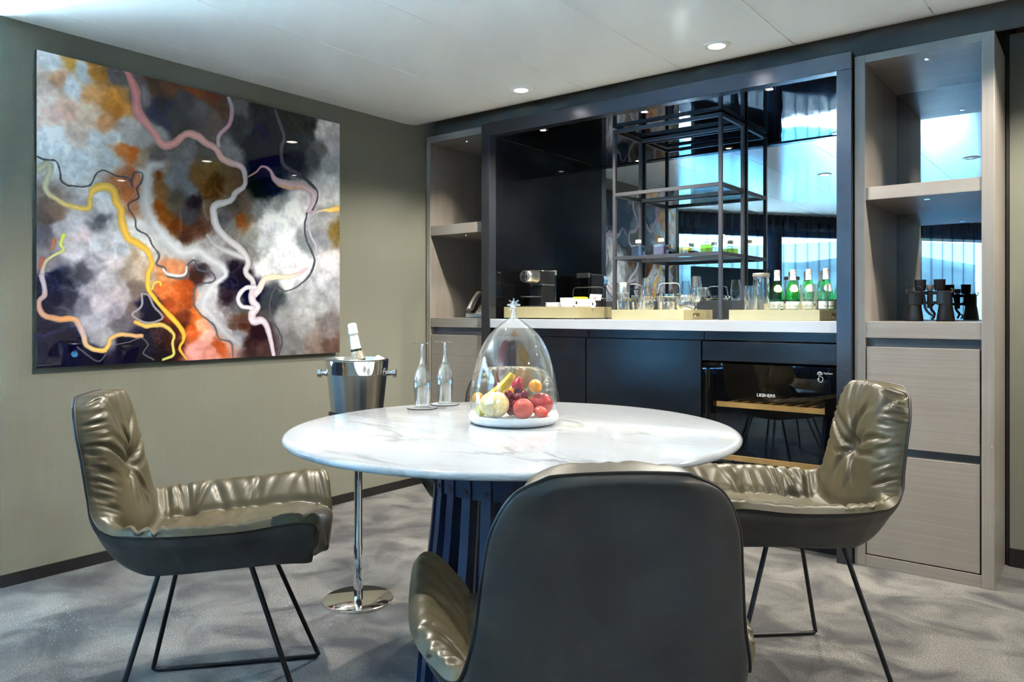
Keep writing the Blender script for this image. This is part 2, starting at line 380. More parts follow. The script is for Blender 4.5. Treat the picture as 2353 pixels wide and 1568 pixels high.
PAINT_BASE = [(1.253,2.038,200,200,205),(1.34,2.061,190,150,80),(1.373,2.043,185,190,195),(1.432,2.049,165,115,50),(1.501,2.057,95,90,90),(1.238,1.933,200,180,170),(1.277,1.985,190,150,120),(1.332,1.964,195,195,200),(1.423,1.95,200,150,100),(1.483,1.945,185,130,60),(1.238,1.832,205,175,165),(1.316,1.874,200,165,150),(1.398,1.874,205,180,160),(1.466,1.852,200,150,110),(1.509,1.906,180,120,55),(1.545,1.85,170,165,165),(1.253,1.751,200,200,205),(1.357,1.787,205,185,175),(1.423,1.764,205,205,208),(1.501,1.796,190,190,192),(1.554,1.797,170,165,165),(1.238,1.689,190,195,200),(1.357,1.674,190,195,200),(1.483,1.694,185,190,195),(1.572,1.736,165,90,35),(1.536,1.739,175,110,60),(1.627,1.717,150,130,110),(1.665,2.042,80,55,40),(1.742,2.079,105,65,35),(1.864,2.078,125,70,30),(1.938,2.046,110,60,35),(1.993,2.017,90,70,60),(1.703,1.966,25,30,65),(1.703,1.899,35,40,70),(1.762,1.93,50,60,65),(1.823,2.001,70,72,80),(1.885,1.975,95,95,100),(1.949,1.958,100,90,85),(1.782,1.877,60,65,65),(1.627,2.005,110,105,110),(2.082,2.057,95,95,95),(2.094,1.956,60,65,70),(2.176,2.046,40,48,50),(2.2,1.924,20,28,65),(2.152,1.843,28,38,50),(2.261,1.861,18,25,60),(2.298,1.975,35,45,50),(2.401,2.016,45,55,50),(2.481,2.032,40,50,50),(2.414,1.931,45,55,60),(2.427,1.844,50,52,62),(2.224,1.727,15,22,60),(2.2,1.671,25,40,40),(2.273,1.67,30,40,60),(2.591,2.03,190,190,190),(2.634,1.946,165,165,170),(2.563,1.911,110,110,112),(2.522,1.859,90,92,95),(2.62,1.829,150,155,160),(2.634,1.739,185,188,190),(2.591,1.688,190,190,192),(1.665,1.826,140,140,140),(1.609,1.797,150,148,148),(1.684,1.726,90,85,85),(1.762,1.739,110,110,112),(1.782,1.684,110,115,120),(1.742,1.621,115,118,122),(1.703,1.597,120,90,60),(1.675,1.65,105,60,25),(1.665,1.517,120,70,30),(1.703,1.465,120,75,35),(1.762,1.566,90,85,75),(1.823,1.612,105,108,112),(1.864,1.667,110,85,55),(1.938,1.727,115,95,60),(2.004,1.737,105,90,70),(1.971,1.651,85,60,35),(1.906,1.603,95,65,35),(1.854,1.558,50,45,50),(1.823,1.496,75,75,80),(1.762,1.432,100,60,30),(1.802,1.378,65,40,25),(1.864,1.441,80,55,45),(1.917,1.545,110,95,80),(1.833,1.789,110,110,112),(1.917,1.783,90,88,85),(2.037,1.803,120,120,125),(2.037,1.64,110,90,70),(2.06,1.551,85,80,75),(2.082,1.502,120,75,40),(2.129,1.548,100,90,80),(2.176,1.553,115,118,120),(2.004,1.504,90,90,95),(2.037,1.477,115,115,115),(2.224,1.494,205,208,212),(2.324,1.46,205,210,215),(2.375,1.552,210,212,215),(2.298,1.609,140,143,145),(2.427,1.646,205,205,208),(2.2,1.397,170,175,178),(2.298,1.35,200,205,210),(2.388,1.356,195,200,205),(2.454,1.404,120,125,130),(2.224,1.282,195,198,200),(2.152,1.414,140,142,138),(2.129,1.34,120,120,120),(2.427,1.27,190,192,198),(2.349,1.19,190,192,195),(2.454,1.293,200,203,207),(2.591,1.562,150,152,155),(2.648,1.487,110,95,60),(2.591,1.46,140,142,148),(2.62,1.313,190,185,188),(2.591,1.231,180,182,188),(2.648,1.199,150,152,158),(2.494,1.194,150,152,158),(2.388,1.137,135,138,142),(2.454,1.082,150,152,155),(2.591,1.106,140,142,145),(2.324,1.027,120,122,125),(2.454,0.971,130,130,132),(2.62,0.968,110,105,105),(2.388,0.884,110,110,112),(2.522,0.869,115,105,100),(2.634,0.865,90,75,70),(1.627,1.634,185,185,188),(1.627,1.532,185,188,192),(1.646,1.45,195,195,198),(1.703,1.389,190,192,196),(1.762,1.336,185,188,192),(1.843,1.322,170,172,176),(1.917,1.287,160,160,166),(1.971,1.25,150,150,158),(1.927,1.148,185,187,192),(1.895,1.079,175,177,184),(1.949,1.029,160,162,168),(2.015,0.948,150,152,160),(2.071,0.926,130,130,138),(1.703,1.692,130,120,110),(1.554,1.56,170,110,75),(1.536,1.603,165,110,80),(1.59,1.619,165,95,55),(1.572,1.525,160,120,95),(1.466,1.531,170,172,178),(1.432,1.509,175,178,182),(1.398,1.47,150,150,155),(1.432,1.438,85,88,95),(1.483,1.425,155,157,160),(1.466,1.37,175,178,184),(1.554,1.414,190,190,190),(1.609,1.345,185,185,185),(1.646,1.31,165,160,155),(1.23,1.419,90,82,78),(1.261,1.439,115,100,90),(1.223,1.368,90,90,100),(1.277,1.406,150,150,158),(1.34,1.412,160,162,170),(1.373,1.354,175,165,170),(1.357,1.292,165,165,172),(1.423,1.332,175,180,188),(1.501,1.301,165,170,178),(1.572,1.287,150,135,120),(1.59,1.233,165,150,140),(1.536,1.231,140,130,120),(1.483,1.264,170,165,170),(1.423,1.243,130,130,138),(1.381,1.224,75,75,85),(1.357,1.179,70,72,82),(1.398,1.137,140,138,148),(1.466,1.192,165,165,172),(1.518,1.139,150,145,150),(1.572,1.159,110,100,95),(1.627,1.216,160,140,120),(1.44,1.076,160,155,165),(1.501,1.049,130,125,135),(1.415,1.005,140,140,150),(1.381,1.075,110,110,122),(1.316,1.161,45,45,60),(1.261,1.185,25,30,55),(1.261,1.1,22,26,52),(1.3,1.058,60,62,75),(1.332,1.118,55,57,70),(1.238,1.243,120,118,125),(1.554,1.049,95,85,85),(1.518,0.986,90,88,95),(1.449,0.942,130,130,135),(1.238,0.948,22,24,50),(1.316,0.946,20,22,48),(1.277,0.879,20,22,45),(1.398,0.865,28,28,48),(1.527,0.895,25,24,45),(1.618,0.938,30,28,45),(1.627,1.077,22,22,48),(1.665,1.049,22,22,45),(1.684,0.936,50,35,38),(1.627,0.873,28,26,45),(1.703,0.869,35,25,35),(1.742,0.896,60,35,30),(1.713,1.219,185,125,85),(1.762,1.241,190,130,95),(1.703,1.153,175,100,55),(1.762,1.145,165,85,40),(1.802,1.175,155,75,35),(1.802,1.097,150,75,35),(1.742,1.078,140,70,35),(1.802,1.03,105,55,35),(1.782,0.982,70,42,32),(1.864,1.039,175,95,45),(1.843,0.961,165,85,45),(1.895,0.99,190,140,115),(1.917,0.93,200,150,140),(1.864,0.882,195,140,135),(1.971,0.878,150,80,50),(1.927,0.85,185,130,120),(2.004,0.907,165,130,115),(1.895,1.246,60,55,60),(1.864,1.216,75,55,50),(2.037,1.202,30,28,45),(2.082,1.255,40,36,45),(2.037,1.334,120,118,120),(1.971,1.36,150,148,150),(2.015,1.13,50,42,50),(2.082,1.08,85,85,90),(2.004,1.049,110,105,110),(2.141,1.132,18,22,50),(2.094,0.997,75,50,40),(2.176,0.944,45,32,38),(2.141,0.893,60,45,45),(2.2,0.859,70,55,55),(2.06,0.977,80,65,60),(2.249,1.091,60,62,68),(2.298,1.135,60,65,70)]
PAINT_RIBBONS = [([(2.28,2.068,0.0097),(2.311,1.999,0.0108),(2.336,1.938,0.0098),(2.317,1.87,0.0119),(2.336,1.797,0.0119),(2.441,1.758,0.01),(2.522,1.702,0.0068)],[(0,(85,88,95)),(1,(80,80,90))],0.5),([(1.703,1.701,0.0142),(1.646,1.683,0.028),(1.632,1.607,0.0325),(1.632,1.514,0.0325),(1.665,1.442,0.0281),(1.723,1.372,0.0332),(1.792,1.319,0.0289),(1.864,1.333,0.0245),(1.927,1.298,0.0229),(1.993,1.261,0.0202),(2.004,1.221,0.0182),(1.949,1.179,0.02),(1.917,1.138,0.0298),(1.895,1.079,0.0296),(1.938,1.029,0.0249),(1.993,0.968,0.0232),(2.037,0.927,0.0183),(2.082,0.895,0.0103)],[(0,(165,160,160)),(0.3,(190,192,196)),(0.7,(180,182,188)),(1,(140,140,148))],1.2),([(1.917,1.406,0.0099),(1.949,1.369,0.012),(2.004,1.342,0.0152),(2.071,1.326,0.0154),(2.117,1.308,0.0104)],[(0,(150,150,155)),(1,(190,192,195))],0.9),([(1.549,2.074,0.0155),(1.581,2.013,0.0211),(1.59,1.951,0.023),(1.595,1.915,0.0249),(1.632,1.871,0.0214),(1.665,1.836,0.0187),(1.703,1.791,0.0208),(1.752,1.804,0.0191),(1.807,1.857,0.0174),(1.864,1.858,0.0196),(1.906,1.836,0.0178),(1.96,1.815,0.017),(1.993,1.775,0.0172),(2.037,1.762,0.0183),(2.094,1.75,0.0175),(2.111,1.701,0.0145),(2.106,1.659,0.0124),(2.06,1.622,0.0154),(2.037,1.584,0.0132),(1.954,1.549,0.02),(1.949,1.499,0.022),(1.971,1.441,0.0201),(2.026,1.394,0.0193),(2.082,1.358,0.0185),(2.129,1.298,0.0156),(2.117,1.246,0.0155),(2.152,1.206,0.0146),(2.158,1.169,0.0209)],[(0,(195,120,122)),(0.3,(205,150,145)),(0.45,(205,165,160)),(0.55,(190,178,186)),(0.75,(190,190,194)),(1,(190,185,192))],0.25),([(2.158,1.169,0.0209),(2.152,1.112,0.0209),(2.182,1.075,0.0179),(2.152,1.044,0.0209),(2.158,1.007,0.0209),(2.212,1.007,0.019),(2.249,0.942,0.0149),(2.273,0.835,0.0118)],[(0,(195,185,195)),(1,(175,165,180))],0.25),([(2.026,2.07,0.0112),(2.043,2.018,0.0122),(2.026,1.943,0.0112),(1.976,1.883,0.0111),(1.971,1.832,0.012)],[(0,(170,165,175)),(0.5,(180,140,155)),(1,(180,160,172))],0.25),([(2.129,1.709,0.0042),(2.176,1.742,0.0052),(2.206,1.772,0.0063),(2.249,1.763,0.0085),(2.28,1.719,0.0182),(2.336,1.7,0.0271),(2.441,1.703,0.0222),(2.508,1.678,0.0225),(2.515,1.622,0.0191),(2.474,1.567,0.0089)],[(0,(190,140,130)),(0.3,(190,150,150)),(0.55,(200,175,180)),(1,(190,170,185))],0.25),([(2.305,1.69,0.0043),(2.356,1.686,0.0065),(2.441,1.699,0.0044)],[(0,(220,170,120)),(1,(220,180,140))],0.8),([(2.515,1.588,0.0079),(2.488,1.53,0.0089),(2.494,1.463,0.009),(2.529,1.41,0.0079),(2.535,1.354,0.0068)],[(0,(175,175,190)),(1,(165,165,180))],0.25),([(2.508,1.571,0.0056),(2.577,1.595,0.008),(2.634,1.601,0.015),(2.677,1.612,0.0174)],[(0,(180,175,190)),(0.5,(225,195,120)),(1,(220,180,90))],0.25),([(2.474,1.283,0.0078),(2.388,1.235,0.0121),(2.286,1.226,0.014),(2.224,1.218,0.0159),(2.194,1.17,0.0211),(2.17,1.143,0.0189)],[(0,(190,165,180)),(0.4,(225,205,170)),(0.7,(215,190,180)),(1,(195,185,195))],0.25),([(2.164,1.174,0.0115),(2.117,1.168,0.0124),(2.077,1.121,0.0123),(2.094,1.08,0.0113),(2.152,1.07,0.0125)],[(0,(190,190,198)),(1,(190,185,195))],0.25),([(2.474,1.567,0.0056),(2.461,1.494,0.0056),(2.467,1.439,0.0056),(2.501,1.374,0.0067),(2.522,1.319,0.0068),(2.494,1.25,0.0067),(2.414,1.181,0.0044),(2.324,1.157,0.0043),(2.273,1.188,0.0032)],[(0,(60,62,72)),(1,(75,78,85))],0.5),([(2.441,1.758,0.0044),(2.522,1.713,0.0056),(2.542,1.659,0.0057),(2.508,1.588,0.0045)],[(0,(70,72,80)),(1,(70,72,80))],0.5),([(2.286,1.178,0.0043),(2.261,1.134,0.0043),(2.249,1.07,0.0043),(2.273,0.995,0.0043),(2.324,0.919,0.0049),(2.305,0.833,0.0043)],[(0,(70,72,80)),(1,(60,62,70))],0.5),([(1.207,1.609,0.0167),(1.238,1.634,0.0143),(1.249,1.607,0.0144),(1.23,1.545,0.0118),(1.261,1.507,0.0102),(1.316,1.479,0.0095),(1.39,1.478,0.0114),(1.398,1.523,0.0088)],[(0,(175,172,150)),(0.5,(185,180,150)),(0.75,(205,180,100)),(1,(215,175,80))],0.4),([(1.398,1.523,0.007),(1.415,1.56,0.015),(1.457,1.574,0.0178),(1.492,1.561,0.018),(1.501,1.517,0.0171),(1.523,1.483,0.0163),(1.527,1.43,0.0172),(1.554,1.368,0.0182),(1.6,1.344,0.0166),(1.637,1.319,0.014),(1.656,1.264,0.0112),(1.637,1.216,0.0102),(1.641,1.151,0.0102),(1.665,1.115,0.0094),(1.703,1.068,0.0094),(1.752,1.02,0.0124),(1.797,0.962,0.0116),(1.797,0.923,0.0077),(1.782,0.885,0.0067),(1.812,0.836,0.0048)],[(0,(225,185,90)),(0.3,(220,175,75)),(0.6,(222,172,60)),(1,(210,155,50))],0.25),([(1.656,1.152,0.0056),(1.665,1.175,0.0056),(1.689,1.183,0.0057),(1.694,1.167,0.0047)],[(0,(215,170,70)),(1,(215,170,70))],0.25),([(1.545,1.631,0.0136),(1.572,1.589,0.0156),(1.595,1.638,0.012),(1.59,1.583,0.0101),(1.568,1.543,0.0101)],[(0,(165,100,70)),(1,(170,110,80))],0.7),([(1.2,1.658,0.0033),(1.23,1.65,0.0034),(1.269,1.652,0.0034),(1.285,1.612,0.0038),(1.292,1.574,0.0043),(1.34,1.559,0.0035),(1.398,1.571,0.0035),(1.427,1.628,0.0035),(1.457,1.641,0.0036),(1.501,1.625,0.0036),(1.554,1.624,0.0036),(1.572,1.589,0.0046),(1.568,1.616,0.0041),(1.581,1.65,0.0041),(1.613,1.65,0.0042),(1.609,1.613,0.0042),(1.59,1.583,0.0041),(1.595,1.542,0.0041),(1.554,1.505,0.0036),(1.581,1.453,0.0041),(1.59,1.408,0.0041),(1.637,1.384,0.0042),(1.656,1.348,0.0042),(1.689,1.303,0.0042),(1.675,1.26,0.0047),(1.713,1.248,0.0043),(1.723,1.21,0.0043),(1.782,1.203,0.0058),(1.823,1.214,0.0044),(1.818,1.262,0.0044),(1.854,1.289,0.0044),(1.874,1.245,0.0044),(1.938,1.238,0.0045),(1.949,1.199,0.0045),(1.864,1.172,0.0044),(1.848,1.098,0.0044),(1.885,1.039,0.0044),(1.949,0.989,0.005),(1.976,0.928,0.0045),(2.037,0.906,0.0046),(2.048,0.834,0.0046)],[(0,(66,68,78)),(1,(80,82,92))],0.4),([(1.703,1.243,0.0066),(1.723,1.222,0.0071),(1.762,1.214,0.0077),(1.807,1.223,0.0068),(1.815,1.257,0.0058)],[(0,(190,192,196)),(1,(185,188,194))],0.25),([(1.3,1.361,0.0077),(1.285,1.322,0.0068),(1.296,1.297,0.006),(1.253,1.269,0.0059),(1.23,1.242,0.0076),(1.219,1.192,0.0101)],[(0,(190,200,90)),(0.45,(185,190,110)),(1,(160,150,155))],0.25),([(1.261,1.337,0.0085),(1.253,1.299,0.0068)],[(0,(170,100,70)),(1,(150,100,80))],0.8),([(1.219,1.259,0.0084),(1.211,1.225,0.0059)],[(0,(165,85,65)),(1,(150,90,80))],0.8),([(1.219,1.192,0.0101),(1.23,1.125,0.0109),(1.207,1.091,0.01),(1.223,1.041,0.0126),(1.269,1.024,0.0127),(1.332,1.023,0.0129),(1.357,0.997,0.0122),(1.373,0.953,0.0113),(1.39,0.909,0.0105),(1.449,0.889,0.0107),(1.474,0.915,0.0098),(1.483,0.941,0.009),(1.527,0.954,0.0091),(1.609,0.947,0.0092)],[(0,(155,150,165)),(0.2,(165,130,120)),(0.35,(190,135,85)),(0.5,(170,150,150)),(0.7,(205,170,90)),(1,(190,150,110))],0.25),([(1.613,1.132,0.0046),(1.641,1.123,0.0047),(1.665,1.077,0.0047),(1.703,1.021,0.0047),(1.627,1.003,0.0046),(1.572,1.04,0.0046),(1.613,1.077,0.0046),(1.613,1.132,0.0046)],[(0,(125,125,135)),(1,(140,140,148))],0.5),([(1.581,1.008,0.0083),(1.627,0.989,0.0102),(1.703,0.992,0.0104),(1.752,0.953,0.0076),(1.747,0.906,0.0067),(1.752,0.858,0.0067),(1.703,0.841,0.0047)],[(0,(190,150,80)),(0.5,(185,165,85)),(1,(175,180,100))],0.25),([(1.349,0.91,0.0022),(1.432,0.846,0.0022),(1.483,0.906,0.0022),(1.545,0.922,0.0023),(1.609,0.938,0.0023),(1.637,0.909,0.0019),(1.618,0.873,0.0023),(1.665,0.843,0.0023)],[(0,(85,85,95)),(1,(90,90,98))],0.5)]
# ================================================================ THE SETTING
def build_room():
    fl = P('floor', MB().box(-6, 2.6, -4.8, 4.2, -0.08, 0.0), 'carpet', smooth=False); struct(fl)
    cz = 2.18
    ce = P('ceiling', MB().box(-6, 2.6, -4.8, 4.2, 2.42, 2.5), 'ceiling', smooth=False); struct(ce)
    # long panels with recessed joints, each turned up at its end above the cabinets
    edges = [-3.32, -3.122]+[-2.6+0.52*k for k in range(0, 10)]
    g = 0.0022
    for a, b in zip(edges[:-1], edges[1:]):
        prof = [(-4.7, cz), (1.2, cz), (3.16, cz), (3.25, cz+0.003), (3.31, cz+0.012), (3.355, cz+0.03), (3.385, cz+0.06), (3.40, cz+0.10), (3.40, cz+0.13), (3.36, cz+0.13), (3.30, cz+0.04), (-4.7, cz+0.03)]
        mb = MB(); n = len(prof)
        mb.v = [(a+g, y, z) for y, z in prof]+[(b-g, y, z) for y, z in prof]
        mb.f = [tuple(range(n)), tuple(reversed(range(n, 2*n)))]+[((i+1) % n, i, n+i, n+(i+1) % n) for i in range(n)]
        o = P('ceiling_panel', mb, 'ceiling', ce, ang=0.5, weld=True); o.parent = ce
    for a in edges[1:-1]:
        P('joint', MB().box(a-0.004, a+0.004, -4.7, 3.18, cz+0.003, cz+0.012), 'white_trim', ce, smooth=False)
    P('ceiling_panel', MB().box(-6, -3.325, -4.7, 1.15, cz, cz+0.03), 'ceiling', ce, smooth=False)
    cv = P('ceiling_cove', MB().box(-3.32, 2.45, 3.47, 3.49, 2.14, 2.42), 'cove', smooth=False); struct(cv)
    wl_ = P('wall_left', MB().box(-3.5, -3.32, 1.085, 4.2, 0, 2.42), 'wall', smooth=False); struct(wl_)
    wj = P('wall_corner', MB().box(-6, -3.5, 1.085, 1.25, 0, 2.42), 'wall', smooth=False); struct(wj)
    wb_ = P('wall_back', MB().box(-3.5, 2.6, 4.03, 4.2, 0, 2.42), 'wall', smooth=False); struct(wb_)
    wr_ = P('wall_right', MB().box(2.45, 2.6, -4.8, 4.2, 0, 2.42), 'cream', smooth=False); struct(wr_)
    wf = P('wall_front', MB().box(-0.8, 2.6, -4.8, -4.25, 0, 2.42), 'cream', smooth=False); struct(wf)
    # wall panel beside the tall cabinet
    wp = P('wall_panel', MB().box(-0.318, 2.45, 3.75, 3.80, 0.0, 2.20), 'wall', smooth=False, bevel=0.002); struct(wp)
    wp2 = P('trim_1', MB().box(-0.330, -0.318, 3.755, 4.03, 0.0, 2.40), 'black_trim', smooth=False); struct(wp2)
    b1 = P('baseboard_left', MB().box(-3.32, -3.312, 1.085, 3.38, 0.0, 0.047), 'black_trim', smooth=False); struct(b1)
    b2 = P('baseboard_back', MB().box(-0.318, 2.45, 3.742, 3.75, 0.0, 0.075), 'black_trim', smooth=False); struct(b2)
    # window wall, slanting away behind the viewer
    def wp_(s, n, z): q = WA+WD*s+WN*n; return (q.x, q.y, z)
    def wbox(mb, s0, s1, n0, n1, z0, z1):
        b = len(mb.v)
        for z in (z0, z1):
            for (s, n) in ((s0, n0), (s1, n0), (s1, n1), (s0, n1)): mb.v.append(wp_(s, n, z))
        mb.f += [tuple(b+i for i in q) for q in ((0, 1, 2, 3), (7, 6, 5, 4), (4, 5, 1, 0), (5, 6, 2, 1), (6, 7, 3, 2), (7, 4, 0, 3))]; return mb
    openings = [(0.15, 1.2), (1.32, 2.55), (2.67, 3.95), (4.72, 5.75), (5.85, 6.4)]
    mb = MB(); wbox(mb, -0.4, WLEN+0.4, -0.1, 0.0, 0, 0.42); wbox(mb, -0.4, WLEN+0.4, -0.1, 0.0, 1.98, 2.42)
    e = [-0.4]+[v for o in openings for v in o]+[WLEN+0.4]
    for a, b in zip(e[0::2], e[1::2]): wbox(mb, a, b, -0.1, 0.0, 0.42, 1.98)
    ww = P('wall_window', mb, 'curtain', smooth=False); struct(ww)
    for i, (a, b) in enumerate(openings):
        t = bpy.data.objects.new('window_%d' % (i+1), None); COL.objects.link(t); struct(t)
        mb = MB()
        for (p, q, r, s) in ((a, a+0.035, 0.42, 1.98), (b-0.035, b, 0.42, 1.98), (a+0.035, b-0.035, 0.42, 0.455), (a+0.035, b-0.035, 1.945, 1.98)): wbox(mb, p, q, -0.085, 0.012, r, s)
        P('window_frame', mb, 'white_trim' if i == 3 else 'curtain', t, smooth=False)
        P('pane', wbox(MB(), a+0.035, b-0.035, -0.055, -0.05, 0.455, 1.945), 'pane', t, smooth=False)
    # sheer curtain in folds, hung clear of the glass
    def sheet(s0, s1, n, amp, wl2, z0, z1, seed):
        mb = MB(); N = int((s1-s0)/0.012); r = random.Random(seed); ph = 0
        for i in range(N+1):
            s = s0+(s1-s0)*i/N; ph += 2*PI*0.012/(wl2*(0.8+0.5*r.random()))
            a = n+amp*math.sin(ph)+0.3*amp*math.sin(ph*0.37+seed)
            mb.v += [wp_(s, a, z0), wp_(s, a*1.0, z1)]
        for i in range(N): mb.f.append((2*i, 2*i+2, 2*i+3, 2*i+1))
        return mb
    cr = thing('sheer_curtain', 'sheer blue-grey curtain hanging in folds over the windows, seen in the bar mirror', 'curtain')
    P('curtain_fabric', sheet(0.05, WLEN-0.1, 0.16, 0.022, 0.16, 0.01, 2.10, 3), 'sheer', cr)
    P('curtain_heading', sheet(0.05, WLEN-0.1, 0.155, 0.024, 0.10, 2.0, 2.175, 5), 'curtain', cr)
    # view outside, plus white decking added to bounce sun onto the ceiling
    dk = P('bounce_deck', wbox(MB(), -0.4, WLEN+0.4, -3.0, -0.1, -0.12, -0.03), 'bounce_deck', smooth=False); struct(dk)
    sea = P('sea', MB().box(-420, 200, -420, 120, -9.1, -9.0), 'sea', smooth=False); struct(sea)
    mb = MB(); N = 60; rr = random.Random(4)
    for i in range(N+1):
        a = math.radians(150+150*i/N)
        h = 9+12*math.exp(-((i-38)/9)**2)+7*math.exp(-((i-15)/8)**2)+2.5*math.sin(i*0.9)+1.2*rr.random()
        for (rad, z) in ((230, -9.2), (245, h*0.35), (275, h), (330, h*0.8), (360, -9.2)): mb.v.append((rad*math.cos(a), rad*math.sin(a), z))
    for i in range(N):
        for j in range(4): mb.f.append((i*5+j, i*5+j+1, i*5+5+j+1, i*5+5+j))
    hl = P('hills', mb, 'hill'); struct(hl)
build_room()

def build_downlights():
    names = ['white recessed ceiling downlight with lit lens, the one closer to the painting', 'white recessed ceiling downlight with lit lens above the metal bar rack',
             'recessed ceiling downlight above the tall grey oak cabinet', 'recessed ceiling downlight with lit lens above the marble table, shown in the bar mirror',
             'unlit recessed ceiling downlight shown as a ring in the tall cabinet mirror', 'unseen recessed ceiling downlight in the lounge area behind the viewer, kept for its light',
             'unseen recessed ceiling downlight by the plain wall panel, kept for its light']
    for i, (x, y, k) in enumerate(DOWNLIGHTS):
        t = thing('downlight', names[i], 'ceiling light', (x, y, 2.18), 0, 'recessed ceiling downlights')
        P('trim_ring', MB().lathe([(0.034, 0.0), (0.036, -0.006), (0.047, -0.007), (0.056, -0.003), (0.057, 0.0), (0.045, 0.004)], 40), 'white_trim', t)
        P('lens', MB().lathe([(0.0, -0.0045), (0.022, -0.004), (0.034, -0.002)], 32, cap=False), 'lamp' if k else 'lamp_off', t)
build_downlights()

# ================================================================ BUILT-IN CABINETS
def led(parent, x, y, z, r=0.012):
    t = P('spot_ring', MB().lathe([(r*0.55, 0.0), (r*0.6, -0.003), (r*0.95, -0.003), (r, 0.0)], 24, (x, y, z)), 'chrome', parent)
    P('spot_lens', MB().lathe([(0.0, -0.0015), (r*0.55, -0.001)], 20, (x, y, z), cap=False), 'lamp_small', t)

def tall_cabinet():
    t = thing('tall_cabinet', 'tall grey oak cabinet with open shelves, mirror back and two drawers, binoculars on its shelf', 'cabinet', (-0.582, 3.38, 0))
    x0, x1, yb = -0.248, 0.248, 0.60     # local, front at y = 0
    P('side_panel', MB().box(x0, x0+0.042, 0, yb, 0, 2.115), 'wood_v', t, 0.002, smooth=False)
    P('side_panel', MB().box(x1-0.042, x1, 0, yb, 0, 2.115), 'wood_v', t, 0.002, smooth=False)
    a, b = x0+0.042, x1-0.042
    P('top_panel', MB().box(a, b, 0, yb, 2.082, 2.115), 'wood_h', t, 0.001, smooth=False)
    P('shelf', MB().box(a, b, 0.006, yb, 1.514, 1.567), 'wood_h', t, 0.001, smooth=False)
    P('shelf', MB().box(a, b, 0.004, yb, 0.945, 1.012), 'wood_h', t, 0.001, smooth=False)
    P('mirror_panel', MB().box(a, b, yb-0.004, yb, 1.012, 2.082), 'mirror', t, smooth=False)
    P('recess_channel', MB().box(a, b, 0.045, 0.06, 0.04, 0.945), 'recess', t, smooth=False)
    for (z0, z1) in ((0.5, 0.908), (0.052, 0.467)):
        P('drawer_front', MB().box(a+0.004, b-0.006, 0.006, 0.028, z0, z1), 'wood_h', t, 0.0015, smooth=False)
    P('plinth', MB().box(a, b, 0.004, 0.03, 0.0, 0.047), 'wood_h', t, 0.001, smooth=False)
    led(t, 0.003, 0.105, 2.082); led(t, 0.003, 0.115, 1.514)
tall_cabinet()

def corner_cabinet():
    t = thing('corner_cabinet', 'narrow grey oak shelving cabinet in the corner, with a desk telephone on its shelf', 'cabinet', (-3.08, 3.38, 0))
    x0, x1, yb = -0.232, 0.232, 0.60
    P('side_panel', MB().box(x0, x0+0.032, 0, yb, 0, 2.13), 'wood_v', t, 0.002, smooth=False)
    P('side_panel', MB().box(x1-0.02, x1, 0, yb, 0, 2.13), 'wood_v', t, 0.002, smooth=False)
    a, b = x0+0.032, x1-0.02
    P('top_panel', MB().box(a, b, 0, yb, 2.09, 2.13), 'wood_h', t, 0.001, smooth=False)
    P('shelf', MB().box(a, b, 0.004, yb, 1.52, 1.58), 'wood_h', t, 0.001, smooth=False)
    P('shelf', MB().box(a, b, 0.004, yb, 0.96, 1.016), 'wood_h', t, 0.001, smooth=False)
    P('back_panel', MB().box(a, b, yb-0.015, yb, 1.016, 2.09), 'wood_v', t, smooth=False)
    P('recess_channel', MB().box(a, b, 0.045, 0.06, 0.04, 0.96), 'recess', t, smooth=False)
    P('cabinet_door', MB().box(a+0.004, b-0.004, 0.006, 0.028, 0.05, 0.914), 'wood_h', t, 0.0015, smooth=False)
    P('plinth', MB().box(a, b, 0.004, 0.03, 0.0, 0.046), 'wood_h', t, 0.001, smooth=False)
    led(t, 0.012, 0.10, 2.09, 0.009); led(t, 0.0, 0.11, 1.52, 0.009)
corner_cabinet()

YF = 3.35
def bar_alcove():
    t = thing('bar_alcove', 'dark framed bar alcove with black gloss lining and a smoked mirror back', 'built-in bar', (-1.84, YF, 0))
    ox = -1.84
    L, R = -2.842-ox, -0.834-ox; l, r = -2.782-ox, -0.893-ox
    P('frame_post', MB().box(L, l, 0, 0.06, 0, 2.06), 'frame', t, 0.0015, smooth=False)
    P('frame_post', MB().box(r, R, 0, 0.06, 0, 2.06), 'frame', t, 0.0015, smooth=False)
    P('frame_header', MB().box(L, R, 0, 0.06, 2.06, 2.132), 'frame', t, 0.0015, smooth=False)
    P('side_lining', MB().box(L+0.035, l-0.004, 0.06, 0.65, 0.0, 2.06), 'lacquer', t, smooth=False)
    P('side_lining', MB().box(r+0.004, R-0.02, 0.06, 0.65, 0.0, 2.06), 'lacquer', t, smooth=False)
    so = P('soffit', MB().box(l-0.004, r+0.004, 0.06, 0.65, 2.066, 2.10), 'soffit', t, smooth=False)
    P('mirror_panel', MB().box(l-0.004, r+0.004, 0.644, 0.65, 1.0, 2.066), 'mirror', t, smooth=False)
    P('backsplash', MB().box(l, r, 0.625, 0.642, 1.0135, 1.116), 'rack', t, 0.001, smooth=False)
    for (x, y) in NICHE:
        q = P('spot_ring', MB().lathe([(0.016, 0.0), (0.017, -0.003), (0.026, -0.003), (0.027, 0.0)], 28, (x-ox, y-YF, 2.066)), 'chrome', t)
        P('spot_lens', MB().lathe([(0.0, -0.0025), (0.016, -0.0015)], 24, (x-ox, y-YF, 2.066), cap=False), 'lamp', q)
    P('kick_panel', MB().box(l-0.004, r+0.004, 0.10, 0.12, 0, 0.10), 'black_plastic', t, smooth=False)
    P('header_back', MB().box(L, R, 0.06, 0.12, 2.10, 2.13), 'black_plastic', t, smooth=False)
bar_alcove()

